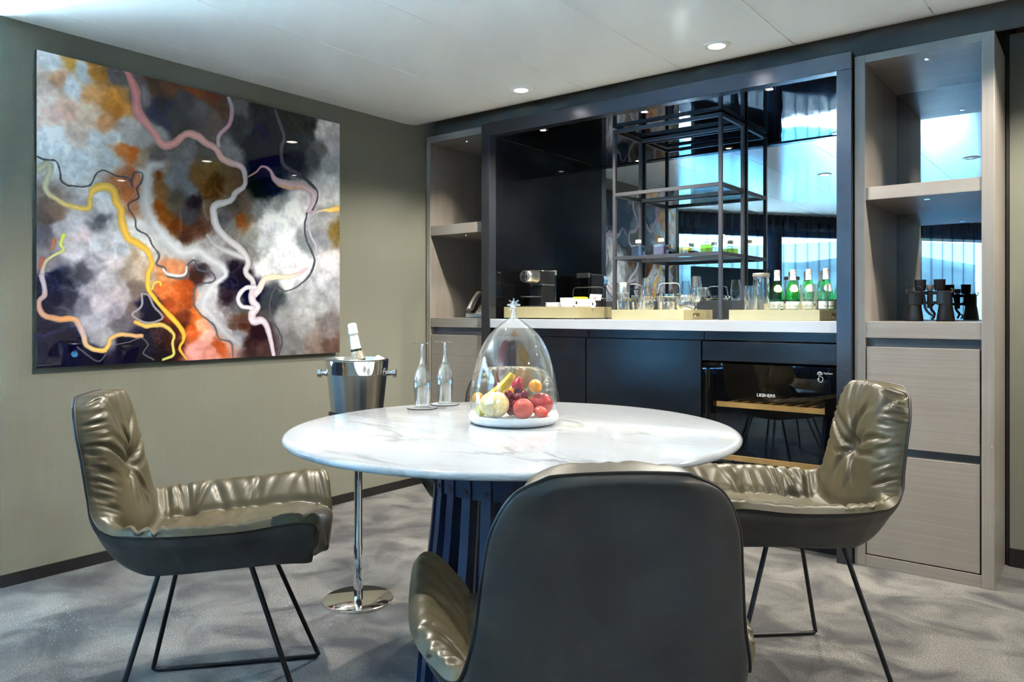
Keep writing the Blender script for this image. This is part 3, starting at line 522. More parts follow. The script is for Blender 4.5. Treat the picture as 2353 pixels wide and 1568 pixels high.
ct = P('countertop', MB().box(-2.784, -0.891, 3.358, 3.972, 0.962, 1.012), 'marble2', bevel=0.002, smooth=False)
tag(ct, 'white marble countertop of the bar, carrying the trays', 'countertop')

def base_unit(x0, x1, label, name='base_cabinet'):
    t = thing(name, label, 'cabinet', ((x0+x1)/2, 3.385, 0)); w = (x1-x0)/2
    P('carcass', MB().box(-w+0.001, w-0.001, 0.05, 0.58, 0.1, 0.960), 'door', t, smooth=False)
    P('cabinet_door', MB().box(-w+0.002, w-0.002, 0.0, 0.022, 0.105, 0.916), 'door', t, 0.0015, smooth=False)
    P('handle_channel', MB().box(-w+0.001, w-0.001, 0.03, 0.05, 0.92, 0.960), 'door', t, smooth=False)
base_unit(-2.780, -2.155, 'dark blue-black base cabinet under the counter, behind the fruit cloche')
base_unit(-2.152, -1.510, 'dark blue-black base cabinet between the cloche and the wine fridge')

def wine_fridge():
    x0, x1 = -1.507, -0.896; w = (x1-x0)/2
    d = thing('drawer_unit', 'shallow dark blue drawer unit fitted above the wine fridge', 'drawer', ((x0+x1)/2, 3.385, 0.82))
    P('drawer_front', MB().box(-w+0.002, w-0.002, 0, 0.022, 0.004, 0.094), 'door', d, 0.0015, smooth=False)
    P('drawer_box', MB().box(-w+0.02, w-0.02, 0.03, 0.5, 0.008, 0.085), 'door', d, smooth=False)
    P('handle_channel', MB().box(-w+0.001, w-0.001, 0.03, 0.05, 0.10, 0.140), 'door', d, smooth=False)
    t = thing('wine_fridge', 'built-in wine fridge with a black tinted glass door and wooden shelves', 'wine fridge', ((x0+x1)/2, 3.385, 0.105))
    mb = MB(); H = 0.708
    mb.box(-w+0.004, -w+0.02, 0.03, 0.55, 0, H); mb.box(w-0.02, w-0.004, 0.03, 0.55, 0, H)
    mb.box(-w+0.02, w-0.02, 0.53, 0.55, 0, H); mb.box(-w+0.02, w-0.02, 0.03, 0.53, 0, 0.03); mb.box(-w+0.02, w-0.02, 0.03, 0.53, H-0.03, H)
    P('liner', mb, 'fridge_in', t, smooth=False)
    df = MB(); df.box(-w+0.004, -w+0.055, 0.004, 0.026, 0, H); df.box(w-0.055, w-0.004, 0.004, 0.026, 0, H); df.box(-w+0.055, w-0.055, 0.004, 0.026, H-0.05, H); df.box(-w+0.055, w-0.055, 0.004, 0.026, 0, 0.05)
    dr = P('door_frame', df, 'lacquer', t, smooth=False)
    P('glass_pane', MB().box(-w+0.004, w-0.004, -0.002, 0.003, 0, H), 'fridge_glass', t, smooth=False)
    for z in (0.515, 0.268):
        sh = P('wine_shelf', MB().box(-w+0.057, w-0.057, 0.032, 0.047, z-0.012, z+0.012), 'wine_wood', t, 0.001, smooth=False)
        for k in range(8 if z > 0.4 else 0):
            xx = -w+0.09+k*(2*w-0.18)/7
            P('slat', MB().box(xx-0.012, xx+0.012, 0.047, 0.50, z-0.006, z+0.004), 'wine_wood', sh, smooth=False)
    tm = text_mesh('LIEBHERR', 0.020, 0.0003)
    o = finish('maker_lettering', tm, 'logo', t, smooth=False); o.location = (0.0, -0.0026, 0.572); o.rotation_euler = (PI/2, 0, 0)
    # touch symbol: fingertip rings and a pointing hand, with a tiny caption
    mb = MB()
    for r in (0.006, 0.010):
        mb.tube([(r*math.cos(a), 0, r*math.sin(a)+0.008) for a in [math.radians(-20+220*i/14) for i in range(15)]], 0.0009, 6)
    hand = [(-0.0035, -0.020), (-0.0035, -0.012), (-0.003, 0.006), (0.0005, 0.008), (0.003, 0.006), (0.003, -0.003), (0.010, -0.005), (0.013, -0.009), (0.012, -0.018), (0.009, -0.025), (0.0, -0.027), (-0.006, -0.020), (-0.010, -0.012), (-0.007, -0.010), (-0.0035, -0.014)]
    mb.tube([(x, 0, z) for x, z in hand], 0.0009, 6)
    o = P('touch_symbol', mb, 'logo', t); o.location = (0.232, -0.0028, 0.672)
    o = finish('touch_caption', text_mesh('TipOpen', 0.0105, 0.0002, 'LEFT'), 'logo', t, smooth=False); o.location = (0.2465, -0.0026, 0.684); o.rotation_euler = (PI/2, 0, 0)
wine_fridge()

# ---------------------------------------------------------------- steel rack with glass shelves
def rack():
    x0, x1, y0, y1 = -2.149, -1.536, 3.676, 3.972
    t = thing('bar_rack', 'tall black steel rack with three glass shelves on the bar counter', 'rack', ((x0+x1)/2, (y0+y1)/2, 1.0125))
    w, d = (x1-x0)/2, (y1-y0)/2; b = 0.009; zt = 1.046
    for sx in (-1, 1):
        for sy in (-1, 1):
            P('post', MB().box(sx*w-b, sx*w+b, sy*d-b, sy*d+b, 0.0 if sy < 0 else 0.105, zt), 'rack', t, 0.001, smooth=False)
    for z in (zt-0.018, 0.678, 0.328):
        f = P('shelf_frame', MB().box(-w+b, w-b, -d-b, -d+b, z, z+0.018).box(-w+b, w-b, d-b, d+b, z, z+0.018).box(-w-b, -w+b, -d+b, d-b, z, z+0.018).box(w-b, w+b, -d+b, d-b, z, z+0.018), 'rack', t, smooth=False)
        if z < 1.0: P('glass_shelf', MB().box(-w+b, w-b, -d+b, d-b, z+0.010, z+0.0175), 'shelf_glass', f, smooth=False)
rack()
SHELF_Z = 1.0125+0.328+0.0185
def square_bottle(x, y, liquid, level, label, rz):
    t = thing('square_bottle', label, 'bottle', (x, y, SHELF_Z), rz, 'small square bottles on the rack')
    w = 0.033
    P('glass_body', MB().box(-w, w, -w, w, 0, 0.064), 'bottle', t, 0.003, smooth=False)
    m = thin_glass('liquid', liquid, 0.3, 0.03, 3) if max(liquid) > 0.3 else plain('liquid', liquid, 0.15)
    P('liquid', MB().box(-w+0.0035, w-0.0035, -w+0.0035, w-0.0035, 0.004, level), m, t, smooth=False)
    P('neck', MB().lathe([(0.012, 0.0641), (0.0105, 0.067), (0.0105, 0.074), (0.0125, 0.076), (0.0125, 0.078)], 24), 'glass', t)
    P('cork_stopper', MB().lathe([(0.0095, 0.0785), (0.016, 0.0785), (0.0165, 0.082), (0.0165, 0.094), (0.0155, 0.097), (0.0, 0.0972)], 24), 'cork', t)
square_bottle(-2.070, 3.80, (0.010, 0.013, 0.022), 0.055, 'square bottle of dark navy liquid with a pale cork on the rack shelf', 0.15)
square_bottle(-1.930, 3.80, (0.030, 0.006, 0.006), 0.052, 'square bottle of deep red-brown liquid with a pale cork on the rack shelf', 0.05)
square_bottle(-1.790, 3.80, (0.80, 0.52, 0.10), 0.040, 'square bottle of amber liquid with a pale cork on the rack shelf', 0.1)
square_bottle(-1.680, 3.83, (0.56, 0.58, 0.14), 0.050, 'square bottle of yellow-green liquid with a pale cork on the rack shelf', 0.45)
square_bottle(-1.583, 3.80, (0.93, 0.96, 0.96), 0.050, 'square bottle of clear liquid by the front post of the rack', 0.5)

# ---------------------------------------------------------------- trays
def tray(x0, x1, y0, y1, z0, z1, floor, label, feet=False, handle=False):
    t = thing('serving_tray', label, 'tray', ((x0+x1)/2, (y0+y1)/2, z0), 0, 'gold-beige trays on the bar'); w, d, h = (x1-x0)/2, (y1-y0)/2, z1-z0; k = 0.008
    zb = 0.006 if feet else 0
    mb = MB().box(-w, w, -d, -d+k, zb, h).box(-w, w, d-k, d, zb, h).box(-w, -w+k, -d+k, d-k, zb, h).box(w-k, w, -d+k, d-k, zb, h)
    P('rim', mb, 'brass', t, 0.001, smooth=False)
    P('tray_floor', MB().box(-w+k, w-k, -d+k, d-k, floor-z0-0.008, floor-z0), 'brass', t, smooth=False)
    if feet:
        for sx in (-1, 1):
            for sy in (-1, 1): P('foot', MB().lathe([(0.008, 0), (0.008, 0.006)], 12, (sx*(w-0.02), sy*(d-0.02), 0)), 'black_plastic', t)
    if handle:
        hy = -0.03; hw = 0.045
        mb = MB().box(w, w+0.002, hy-hw, hy+hw, 0.033, 0.037).box(w, w+0.002, hy-hw, hy+hw, 0.012, 0.016).box(w, w+0.002, hy-hw, hy-hw+0.004, 0.016, 0.033).box(w, w+0.002, hy+hw-0.004, hy+hw, 0.016, 0.033)
        P('handle_frame', mb, 'brass', t, smooth=False)
        P('handle_plate', MB().box(w, w+0.0006, hy-hw+0.004, hy+hw-0.004, 0.016, 0.033), 'brass_dark', t, smooth=False)
        pl = MB(); pl.v = [(w+0.001, hy-0.03, 0.017), (w+0.001, hy+0.0, 0.017), (w+0.001, hy-0.012, 0.032), (w+0.004, hy-0.014, 0.022)]; pl.f = [(0, 1, 3), (1, 2, 3), (2, 0, 3), (0, 2, 1)]
        P('handle_pull', pl, 'chrome', t, smooth=False)
T1, T2, T3 = 1.068, 1.050, 1.048
tray(-2.755, -2.253, 3.45, 3.82, 1.0125, 1.081, T1, 'gold-beige tray under the coffee machine and white cups', feet=True)
tray(-2.037, -1.632, 3.452, 3.80, 1.0125, 1.063, T2, 'gold-beige tray under the ice bucket and clear stemless glasses', handle=True)
tray(-1.402, -0.990, 3.452, 3.94, 1.0125, 1.061, T3, 'gold-beige tray under the green water bottles', handle=True)

# ---------------------------------------------------------------- coffee corner
def coffee_machine():
    t = thing('coffee_machine', 'black capsule coffee machine with a silver nose on the tray', 'coffee machine', (-2.680, 3.675, T1))
    # head: black rear block, silver flared nose, oval control plate
    P('head', MB().box(-0.052, 0.052, -0.045, 0.115, 0.152, 0.232), 'black_plastic', t, 0.008, smooth=False)
    mb = MB(); n = 28; secs = [(-0.043, 0.052, 0.040, 3.0), (-0.065, 0.048, 0.039, 2.6), (-0.095, 0.045, 0.0375, 2.4), (-0.115, 0.043, 0.036, 2.3), (-0.122, 0.036, 0.030, 2.2)]
    for (y, a, b, e) in secs:
        for i in range(n):
            th = 2*PI*i/n; c, s = math.cos(th), math.sin(th)
            mb.v.append((a*math.copysign(abs(c)**(2/e), c), y, 0.192+b*math.copysign(abs(s)**(2/e), s)))
    for j in range(len(secs)-1):
        for i in range(n): k = (i+1) % n; mb.f.append((j*n+i, (j+1)*n+i, (j+1)*n+k, j*n+k))
    mb.f.append(tuple(range((len(secs)-1)*n, len(secs)*n))); mb.f.append(tuple(reversed(range(n))))
    nose = P('nose', mb, 'steel', t, weld=True)
    def oval(a, b, y0, y1):
        m = MB(); k = 28
        for y in (y0, y1):
            for i in range(k):
                th = 2*PI*i/k; m.v.append((a*math.cos(th), y, 0.192+b*math.sin(th)))
        m.f = [(i, (i+1) % k, k+(i+1) % k, k+i) for i in range(k)]+[tuple(reversed(range(k))), tuple(range(k, 2*k))]; return m
    P('control_plate', oval(0.021, 0.029, -0.1225, -0.1265), 'chrome', nose)
    P('control_inset', oval(0.017, 0.025, -0.1265, -0.1275), 'black_plastic', nose)
    for z in (0.204, 0.180):
        P('button', MB().tube([(0.009*math.cos(2*PI*i/20), -0.129, z+0.009*math.sin(2*PI*i/20)) for i in range(20)], 0.0018, 8, closed=True), 'chrome', nose)
    P('body', MB().box(-0.047, 0.047, -0.012, 0.112, 0.0, 0.142), 'black_plastic', t, 0.004, smooth=False)
    P('silver_band', MB().box(-0.049, 0.049, -0.014, 0.114, 0.1425, 0.1515), 'steel', t, 0.001, smooth=False)
    P('spout', MB().lathe([(0.010, 0.132), (0.013, 0.152)], 20, (0, -0.065, 0)), 'black_plastic', t)
    P('drip_tray', MB().box(-0.045, 0.045, -0.135, -0.013, 0.0, 0.018), 'black_plastic', t, 0.004, smooth=False)
    P('drip_grid', MB().box(-0.040, 0.040, -0.130, -0.016, 0.0182, 0.0212), 'chrome', t, smooth=False)
    P('cup_rest', MB().box(-0.040, 0.040, -0.110, -0.013, 0.072, 0.077), 'steel', t, 0.001, smooth=False)
    P('water_tank', MB().box(-0.043, 0.043, 0.117, 0.140, 0.0, 0.205), 'glass', t, 0.003, smooth=False)
    P('tank_lid', MB().box(-0.045, 0.045, 0.1165, 0.142, 0.2055, 0.236), 'grey_plastic', t, 0.003, smooth=False)
coffee_machine()

def cup(x, y, z, rz, label, saucer):
    t = thing('espresso_cup', label, 'cup', (x, y, z), rz, 'white espresso cups on the bar tray')
    b = 0.0
    P('bowl', MB().lathe([(0.0, b), (0.023, b), (0.031, b+0.005), (0.038, b+0.024), (0.040, b+0.056), (0.0380, b+0.056), (0.0355, b+0.024), (0.027, b+0.009), (0.0, b+0.008)], 32), 'white_china', t)
    P('ring_handle', MB().tube([(0.052+0.0120*math.cos(2*PI*i/24), 0, b+0.028+0.0165*math.sin(2*PI*i/24)) for i in range(24)], 0.0070, 10, closed=True), 'white_china', t)
def saucer(x, y, z, s, label):
    t = thing('saucer', label, 'saucer', (x, y, z), 0, 'white square saucers under the cups')
    P('dish', MB().box(-s, s, -s, s, 0, 0.006), 'white_china', t, 0.003, smooth=False)
    P('raised_rim', MB().box(-s-0.004, s+0.004, -s-0.004, -s+0.003, 0.006, 0.012).box(-s-0.004, s+0.004, s-0.003, s+0.004, 0.006, 0.012).box(-s-0.004, -s+0.003, -s+0.003, s-0.003, 0.006, 0.012).box(s-0.003, s+0.004, -s+0.003, s-0.003, 0.006, 0.012), 'white_china', t, 0.002, smooth=False)
saucer(-2.436, 3.500, T1, 0.031, 'lowest white square saucer of the stack at the tray front')
saucer(-2.436, 3.500, T1+0.0250, 0.031, 'topmost white square saucer of the stack at the tray front')
saucer(-2.436, 3.500, T1+0.0125, 0.031, 'middle white square saucer of the stack at the tray front')
saucer(-2.352, 3.515, T1, 0.040, 'white square saucer under the first espresso cup')
cup(-2.358, 3.515, T1+0.0065, 0.75, 'white espresso cup on a saucer, next to the saucer stack', True)
cup(-2.300, 3.600, T1, 0.10, 'white espresso cup with a ring handle at the tray corner, standing without a saucer', False)
def caddy():
    t = thing('sachet_caddy', 'black caddy with a thin wire handle holding sachets behind the cups', 'caddy', (-2.362, 3.745, T1))
    mb = MB().box(-0.100, 0.092, -0.04, -0.036, 0, 0.05).box(-0.100, 0.092, 0.036, 0.04, 0, 0.05).box(-0.100, -0.096, -0.036, 0.036, 0, 0.05).box(0.088, 0.092, -0.036, 0.036, 0, 0.05).box(-0.096, 0.088, -0.036, 0.036, 0, 0.004)
    P('box', mb, 'black_plastic', t, 0.001, smooth=False)
    pts = [(-0.109, 0, 0.002), (-0.109, 0, 0.10), (-0.105, 0, 0.118), (-0.092, 0, 0.126), (0.085, 0, 0.126), (0.098, 0, 0.118), (0.102, 0, 0.10), (0.102, 0, 0.002)]
    P('wire_handle', MB().tube(pts, 0.0032, 8), 'rod', t)
    s = thing('sugar_sachets', 'yellow sugar sachets standing in the black caddy', 'sachets', (-2.405, 3.735, T1+0.006))
    for k in range(5):
        mb = MB().box(-0.034, 0.034, -0.002, 0.002, 0, 0.068); mb.xf(Matrix.Rotation(0.28+0.03*k, 4, 'X'))
        o = P('sachet', mb, plain('yellow_paper', srgb(240, 200, 40), 0.6) if k == 0 else s.children[0].data.materials[0], s, 0.001, smooth=False); o.location = (0.002*k, -0.014+0.010*k, 0)
    c = thing('tea_card', 'white printed sachet with a small red emblem leaning in the caddy', 'sachet', (-2.322, 3.728, T1+0.006), -0.12)
    mb = MB().box(-0.042, 0.042, -0.0015, 0.0015, 0.0, 0.082); mb.xf(Matrix.Rotation(-0.25, 4, 'X') @ Matrix.Rotation(0.06, 4, 'Y'))
    P('packet', mb, 'white_card', c, smooth=False)
    em = MB(); R_ = Matrix.Rotation(-0.25, 4, 'X') @ Matrix.Rotation(0.06, 4, 'Y')
    for a, b in (((-0.012, 0.054), (-0.003, 0.066)), ((-0.003, 0.066), (0.002, 0.056)), ((-0.014, 0.056), (0.010, 0.058)), ((0.002, 0.056), (0.020, 0.070))):
        em.obox((a[0], -0.002, a[1]), (b[0], -0.002, b[1]), 0.0006, 0.003, up=(0, 0, 1))
    em.xf(R_); P('red_emblem', em, 'red_ink', c, smooth=False)
caddy()

# ---------------------------------------------------------------- glassware (closed thin shells)
def shell_prof(outer, t=0.0018):
    inner = [(max(r-t, 0.0), z+(t if i == 0 else 0)) for i, (r, z) in enumerate(outer)]
    return [(0.0, outer[0][1])]+outer+list(reversed(inner))+[(0.0, inner[0][1]+0.0015)]
def glass_on(name, label, cat, x, y, z, outer, group=None, t=0.0018, seg=36, mat='glass'):
    o = P(name, MB().lathe(shell_prof(outer, t), seg), mat, None, loc=(x, y, z)); return tag(o, label, cat, group)
TUM = [(0.026, 0.0), (0.030, 0.003), (0.034, 0.045), (0.0345, 0.046)]
HIGH = [(0.029, 0.0), (0.031, 0.003), (0.032, 0.13), (0.032, 0.131)]
BOWL = [(0.022, 0.0), (0.036, 0.008), (0.049, 0.034), (0.046, 0.058), (0.034, 0.088), (0.033, 0.089)]
FLUTE = [(0.014, 0.0), (0.022, 0.010), (0.030, 0.040), (0.029, 0.075), (0.0225, 0.135), (0.022, 0.136)]
glass_on('tumbler', 'short clear tumbler in front of the round bowl glass, on the ice bucket tray', 'glass', -1.905, 3.50, T2, [(r*1.05, z*1.15) for r, z in TUM], 'tumblers on the bar trays')
glass_on('bowl_glass', 'stemless round bowl glass next to the steel-lidded carafe', 'glass', -1.935, 3.63, T2, BOWL, 'round bowl glasses on the bar')
glass_on('tumbler', 'short clear tumbler in front of the ice bucket', 'glass', -1.752, 3.515, T2, [(r*1.18, z*1.15) for r, z in TUM], 'tumblers on the bar trays')
glass_on('bowl_glass', 'stemless round bowl glass next to the ice bucket on the handle side of the tray', 'glass', -1.690, 3.60, T2, BOWL, 'round bowl glasses on the bar')
def flute(x, y, label):
    t = thing('wine_flute', label, 'glass', (x, y, T2), 0, 'tall stemmed flutes on the ice bucket tray')
    P('bowl', MB().lathe(shell_prof([(r, z+0.052) for r, z in FLUTE]), 36), 'glass', t)
    P('stem', MB().lathe([(0.026, 0.0), (0.026, 0.002), (0.006, 0.006), (0.0035, 0.012), (0.0035, 0.042), (0.008, 0.0515)], 28), 'solid_glass', t)
flute(-1.992, 3.745, 'tall clear flute glass next to the steel-lidded carafe')
flute(-1.690, 3.725, 'tall clear flute glass rising behind the bowl glass beside the ice bucket')
def carafe():
    t = thing('lidded_jar', 'glass jar with a brushed steel lid at the tray corner nearest the coffee machine', 'jar', (-1.994, 3.497, T2))
    P('jar', MB().lathe(shell_prof([(0.030, 0), (0.032, 0.003), (0.032, 0.098), (0.031, 0.10)]), 36), 'glass', t)
    P('lid', MB().lathe([(0.0, 0.1005), (0.033, 0.1005), (0.0335, 0.103), (0.0335, 0.150), (0.031, 0.154), (0, 0.154)], 36), 'steel', t)
carafe()
def tongs():
    t = thing('ice_tongs', 'curved chrome ice tongs leaning on the bowl glass', 'tongs', (-1.945, 3.545, T2))
    for s in (-1, 1):
        pts = [(-0.045+0.005*s, 0.03, 0.150), (-0.010, 0.03+0.004*s, 0.150), (0.015, 0.028+0.008*s, 0.138), (0.026, 0.02+0.010*s, 0.11), (0.029, 0.012+0.010*s, 0.06), (0.030, 0.005+0.008*s, 0.004)]
        P('arm', MB().tube([tuple(p) for p in catmull(pts, 18)], 0.0026, 8), 'chrome', t)
tongs()
def ice_bucket():
    t = thing('ice_bucket', 'glass ice bucket with a chrome rim and arched bail handle', 'ice bucket', (-1.822, 3.68, T2))
    P('bucket', MB().lathe(shell_prof([(0.056, 0), (0.060, 0.004), (0.064, 0.094), (0.0645, 0.096)], 0.004), 44), 'glass', t)
    P('rim_band', MB().lathe([(0.0647, 0.080), (0.067, 0.082), (0.067, 0.096), (0.0647, 0.098)], 44, cap=False), 'chrome', t)
    pts = [(-0.066, 0, 0.088), (-0.062, 0, 0.13), (-0.052, 0, 0.150), (-0.03, 0, 0.154), (0.03, 0, 0.154), (0.052, 0, 0.150), (0.062, 0, 0.13), (0.066, 0, 0.088)]
    P('bail_handle', MB().tube([tuple(p) for p in catmull(pts, 40)], 0.0034, 10), 'chrome', t)
    for s in (-1, 1): P('knob', MB().ball((s*0.072, 0, 0.088), 0.008, 14, 10), 'chrome', t)
ice_bucket()
glass_on('highball_glass', 'tall straight highball glass at the tray end next to the rack', 'glass', -1.365, 3.63, T3, HIGH, 'highball glasses on the bottle tray')
glass_on('highball_glass', 'tall straight highball glass in front of the third green bottle', 'glass', -1.108, 3.665, T3, HIGH, 'highball glasses on the bottle tray')
glass_on('highball_glass', 'tall straight highball glass in front of the last green bottle, by the dark frame', 'glass', -1.030, 3.615, T3, HIGH, 'highball glasses on the bottle tray')
glass_on('tumbler', 'short clear tumbler in front of the first green bottle', 'glass', -1.243, 3.58, T3, [(r*1.18, z*0.95) for r, z in TUM], 'tumblers on the bar trays')
glass_on('tumbler', 'short clear tumbler in front of the second green bottle', 'glass', -1.150, 3.58, T3, [(r*1.18, z*0.95) for r, z in TUM], 'tumblers on the bar trays')
glass_on('tumbler', 'short clear tumbler in front of the tall highball and third green bottle', 'glass', -1.068, 3.555, T3, [(r*1.0, z*0.95) for r, z in TUM], 'tumblers on the bar trays')
def water_carafe():
    t = thing('water_carafe', 'tall glass carafe with a grey lid behind the highball glass', 'carafe', (-1.360, 3.76, T3))
    P('jar', MB().lathe(shell_prof([(0.036, 0), (0.039, 0.004), (0.039, 0.150), (0.037, 0.165), (0.037, 0.178)]), 40), 'glass', t)
    P('lid', MB().lathe([(0, 0.1785), (0.040, 0.1785), (0.041, 0.181), (0.041, 0.194), (0.039, 0.197), (0, 0.197)], 40), 'grey_plastic', t)
water_carafe()

BP = [(0.030, 0.0), (0.0335, 0.004), (0.034, 0.012), (0.034, 0.078), (0.0325, 0.092), (0.0285, 0.112), (0.0235, 0.132), (0.0185, 0.150), (0.0145, 0.165), (0.0135, 0.178), (0.0135, 0.192)]
def bp_r(z):
    for (r0, z0), (r1, z1) in zip(BP[:-1], BP[1:]):
        if z0 <= z <= z1: return r0+(r1-r0)*(z-z0)/(z1-z0)
    return BP[-1][0]
def water_bottle():
    t = thing('water_bottle', 'b', 'bottle', (0, 0, T3), 0, 'green water bottles on the tray')
    P('bottle_glass', MB().lathe([(0, 0.0)]+BP, 40), 'green', t)
    P('foil_neck', MB().lathe([(bp_r(0.163)+0.0006, 0.163), (0.0142, 0.178), (0.0142, 0.1925)], 32, cap=False), 'label', t)
    P('cap', MB().lathe([(0.0150, 0.193), (0.0158, 0.195), (0.0145, 0.198), (0.0145, 0.207), (0.0150, 0.210), (0.0128, 0.2165), (0, 0.217)], 32), plain('silver_cap', srgb(206, 200, 196), 0.35, 0.3), t)
    def bent(f, us, vs_):
        mb = MB(); nu, nv = len(us), len(vs_)
        for v in vs_:
            for u in us:
                x, z, off = f(u, v); r = bp_r(z)+off; a = -PI/2+x/r; mb.v.append((r*math.cos(a), r*math.sin(a), z))
        for j in range(nv-1):
            for i in range(nu-1): mb.f.append((j*nu+i, j*nu+i+1, (j+1)*nu+i+1, (j+1)*nu+i))
        return mb
    us = [i/20 for i in range(21)]; vv = [i/6 for i in range(7)]
    P('band_label', bent(lambda u, v: ((u-0.5)*0.105*2*0.98, 0.020+0.036*v, 0.0006), us, vv), 'label', t)
    ring = MB(); n = 32; ring.v = [(0, 0)]
    def oval_pts(k, off):
        out = []
        for i in range(n):
            th = 2*PI*i/n; x = 0.0235*k*math.cos(th); z = 0.122+0.0195*k*math.sin(th)-0.004*k*math.cos(th)**2
            r = bp_r(z)+off; a = -PI/2+x/r; out.append((r*math.cos(a), r*math.sin(a), z))
        return out
    def oval(ks, off):
        m = MB(); m.v = [p for k in ks for p in oval_pts(k, off)]
        for j in range(len(ks)-1):
            for i in range(n): k2 = (i+1) % n; m.f.append((j*n+i, j*n+k2, (j+1)*n+k2, (j+1)*n+i))
        return m
    P('oval_label', oval([0.01, 0.3, 0.6, 0.9], 0.0007), plain('oval_label_paper', srgb(214, 224, 222), 0.5), t)
    P('oval_border', oval([0.9, 1.0], 0.0008), plain('oval_gold_edge', srgb(214, 206, 90), 0.5), t)
    me = text_mesh('S.PELLEGRINO', 0.0125, 0.0002)
    for v in me.vertices:
        x, y, z = v.co; zz = 0.031+y; r = bp_r(zz)+0.0008+z; a = -PI/2+x/r; v.co = (r*math.cos(a), r*math.sin(a), zz)
    finish('band_lettering', me, 'ink', t, smooth=False)
    return t
wb0 = water_bottle()
for i, (x, y, rz, lab) in enumerate([(-1.323, 3.885, 0.55, 'green glass water bottle standing beside the lidded carafe'), (-1.243, 3.885, 0.55, 'second green glass water bottle from the lidded carafe'),
                                    (-1.166, 3.885, 0.55, 'third green glass water bottle from the carafe, seen through a highball glass'), (-1.078, 3.865, 0.75, 'green glass water bottle against the dark frame post')]):
    o = wb0 if i == 0 else copy_tree(wb0); o.location = (x, y, T3); o.rotation_euler = (0, 0, rz); o['label'] = lab

def telephone():
    t = thing('telephone', 'silver-grey desk telephone on the corner cabinet shelf', 'telephone', (-2.995, 3.56, 1.0165), 0.35)
    mb = MB(); pr = [(-0.10, 0.0), (0.09, 0.0), (0.09, 0.11), (0.07, 0.118), (-0.10, 0.025)]
    mb.v = [(-0.085, y, z) for y, z in pr]+[(0.085, y, z) for y, z in pr]; n = 5
    mb.f = [tuple(reversed(range(n))), tuple(range(n, 2*n))]+[(i, (i+1) % n, n+(i+1) % n, n+i) for i in range(n)]
    P('base', mb, 'grey_plastic', t, 0.004, smooth=False, weld=True)
    hs = [(-0.060, -0.100, 0.045), (-0.060, -0.060, 0.085), (-0.060, 0.0, 0.125), (-0.060, 0.055, 0.148), (-0.060, 0.088, 0.142)]
    P('handset', MB().tube([tuple(p) for p in catmull(hs, 24)], [0.020-0.006*math.sin(PI*i/23) for i in range(24)], 12), 'grey_plastic', t)
    hl = [(-0.038, -0.098, 0.040), (-0.038, -0.058, 0.080), (-0.038, 0.002, 0.119), (-0.038, 0.055, 0.140)]
    P('handset_grip', MB().tube([tuple(p) for p in catmull(hl, 20)], 0.010, 10), 'black_plastic', t)
    sl = math.atan2(0.093, 0.17)
    for r in range(4):
        for c in range(3):
            mb = MB().ball((0, 0, 0), (0.0075, 0.0055, 0.004), 10, 6); mb.xf(Matrix.Rotation(sl, 4, 'X'))
            o = P('key', mb, 'chrome', t); yy = -0.075+0.024*r; o.location = (-0.005+0.028*c, yy, 0.025+(yy+0.10)*0.547+0.002)
    mb = MB().box(-0.035, 0.035, -0.02, 0.02, 0, 0.004); mb.xf(Matrix.Rotation(sl, 4, 'X'))
    o = P('display', mb, 'screen', t, smooth=False); o.location = (0.025, 0.045, 0.107)
telephone()

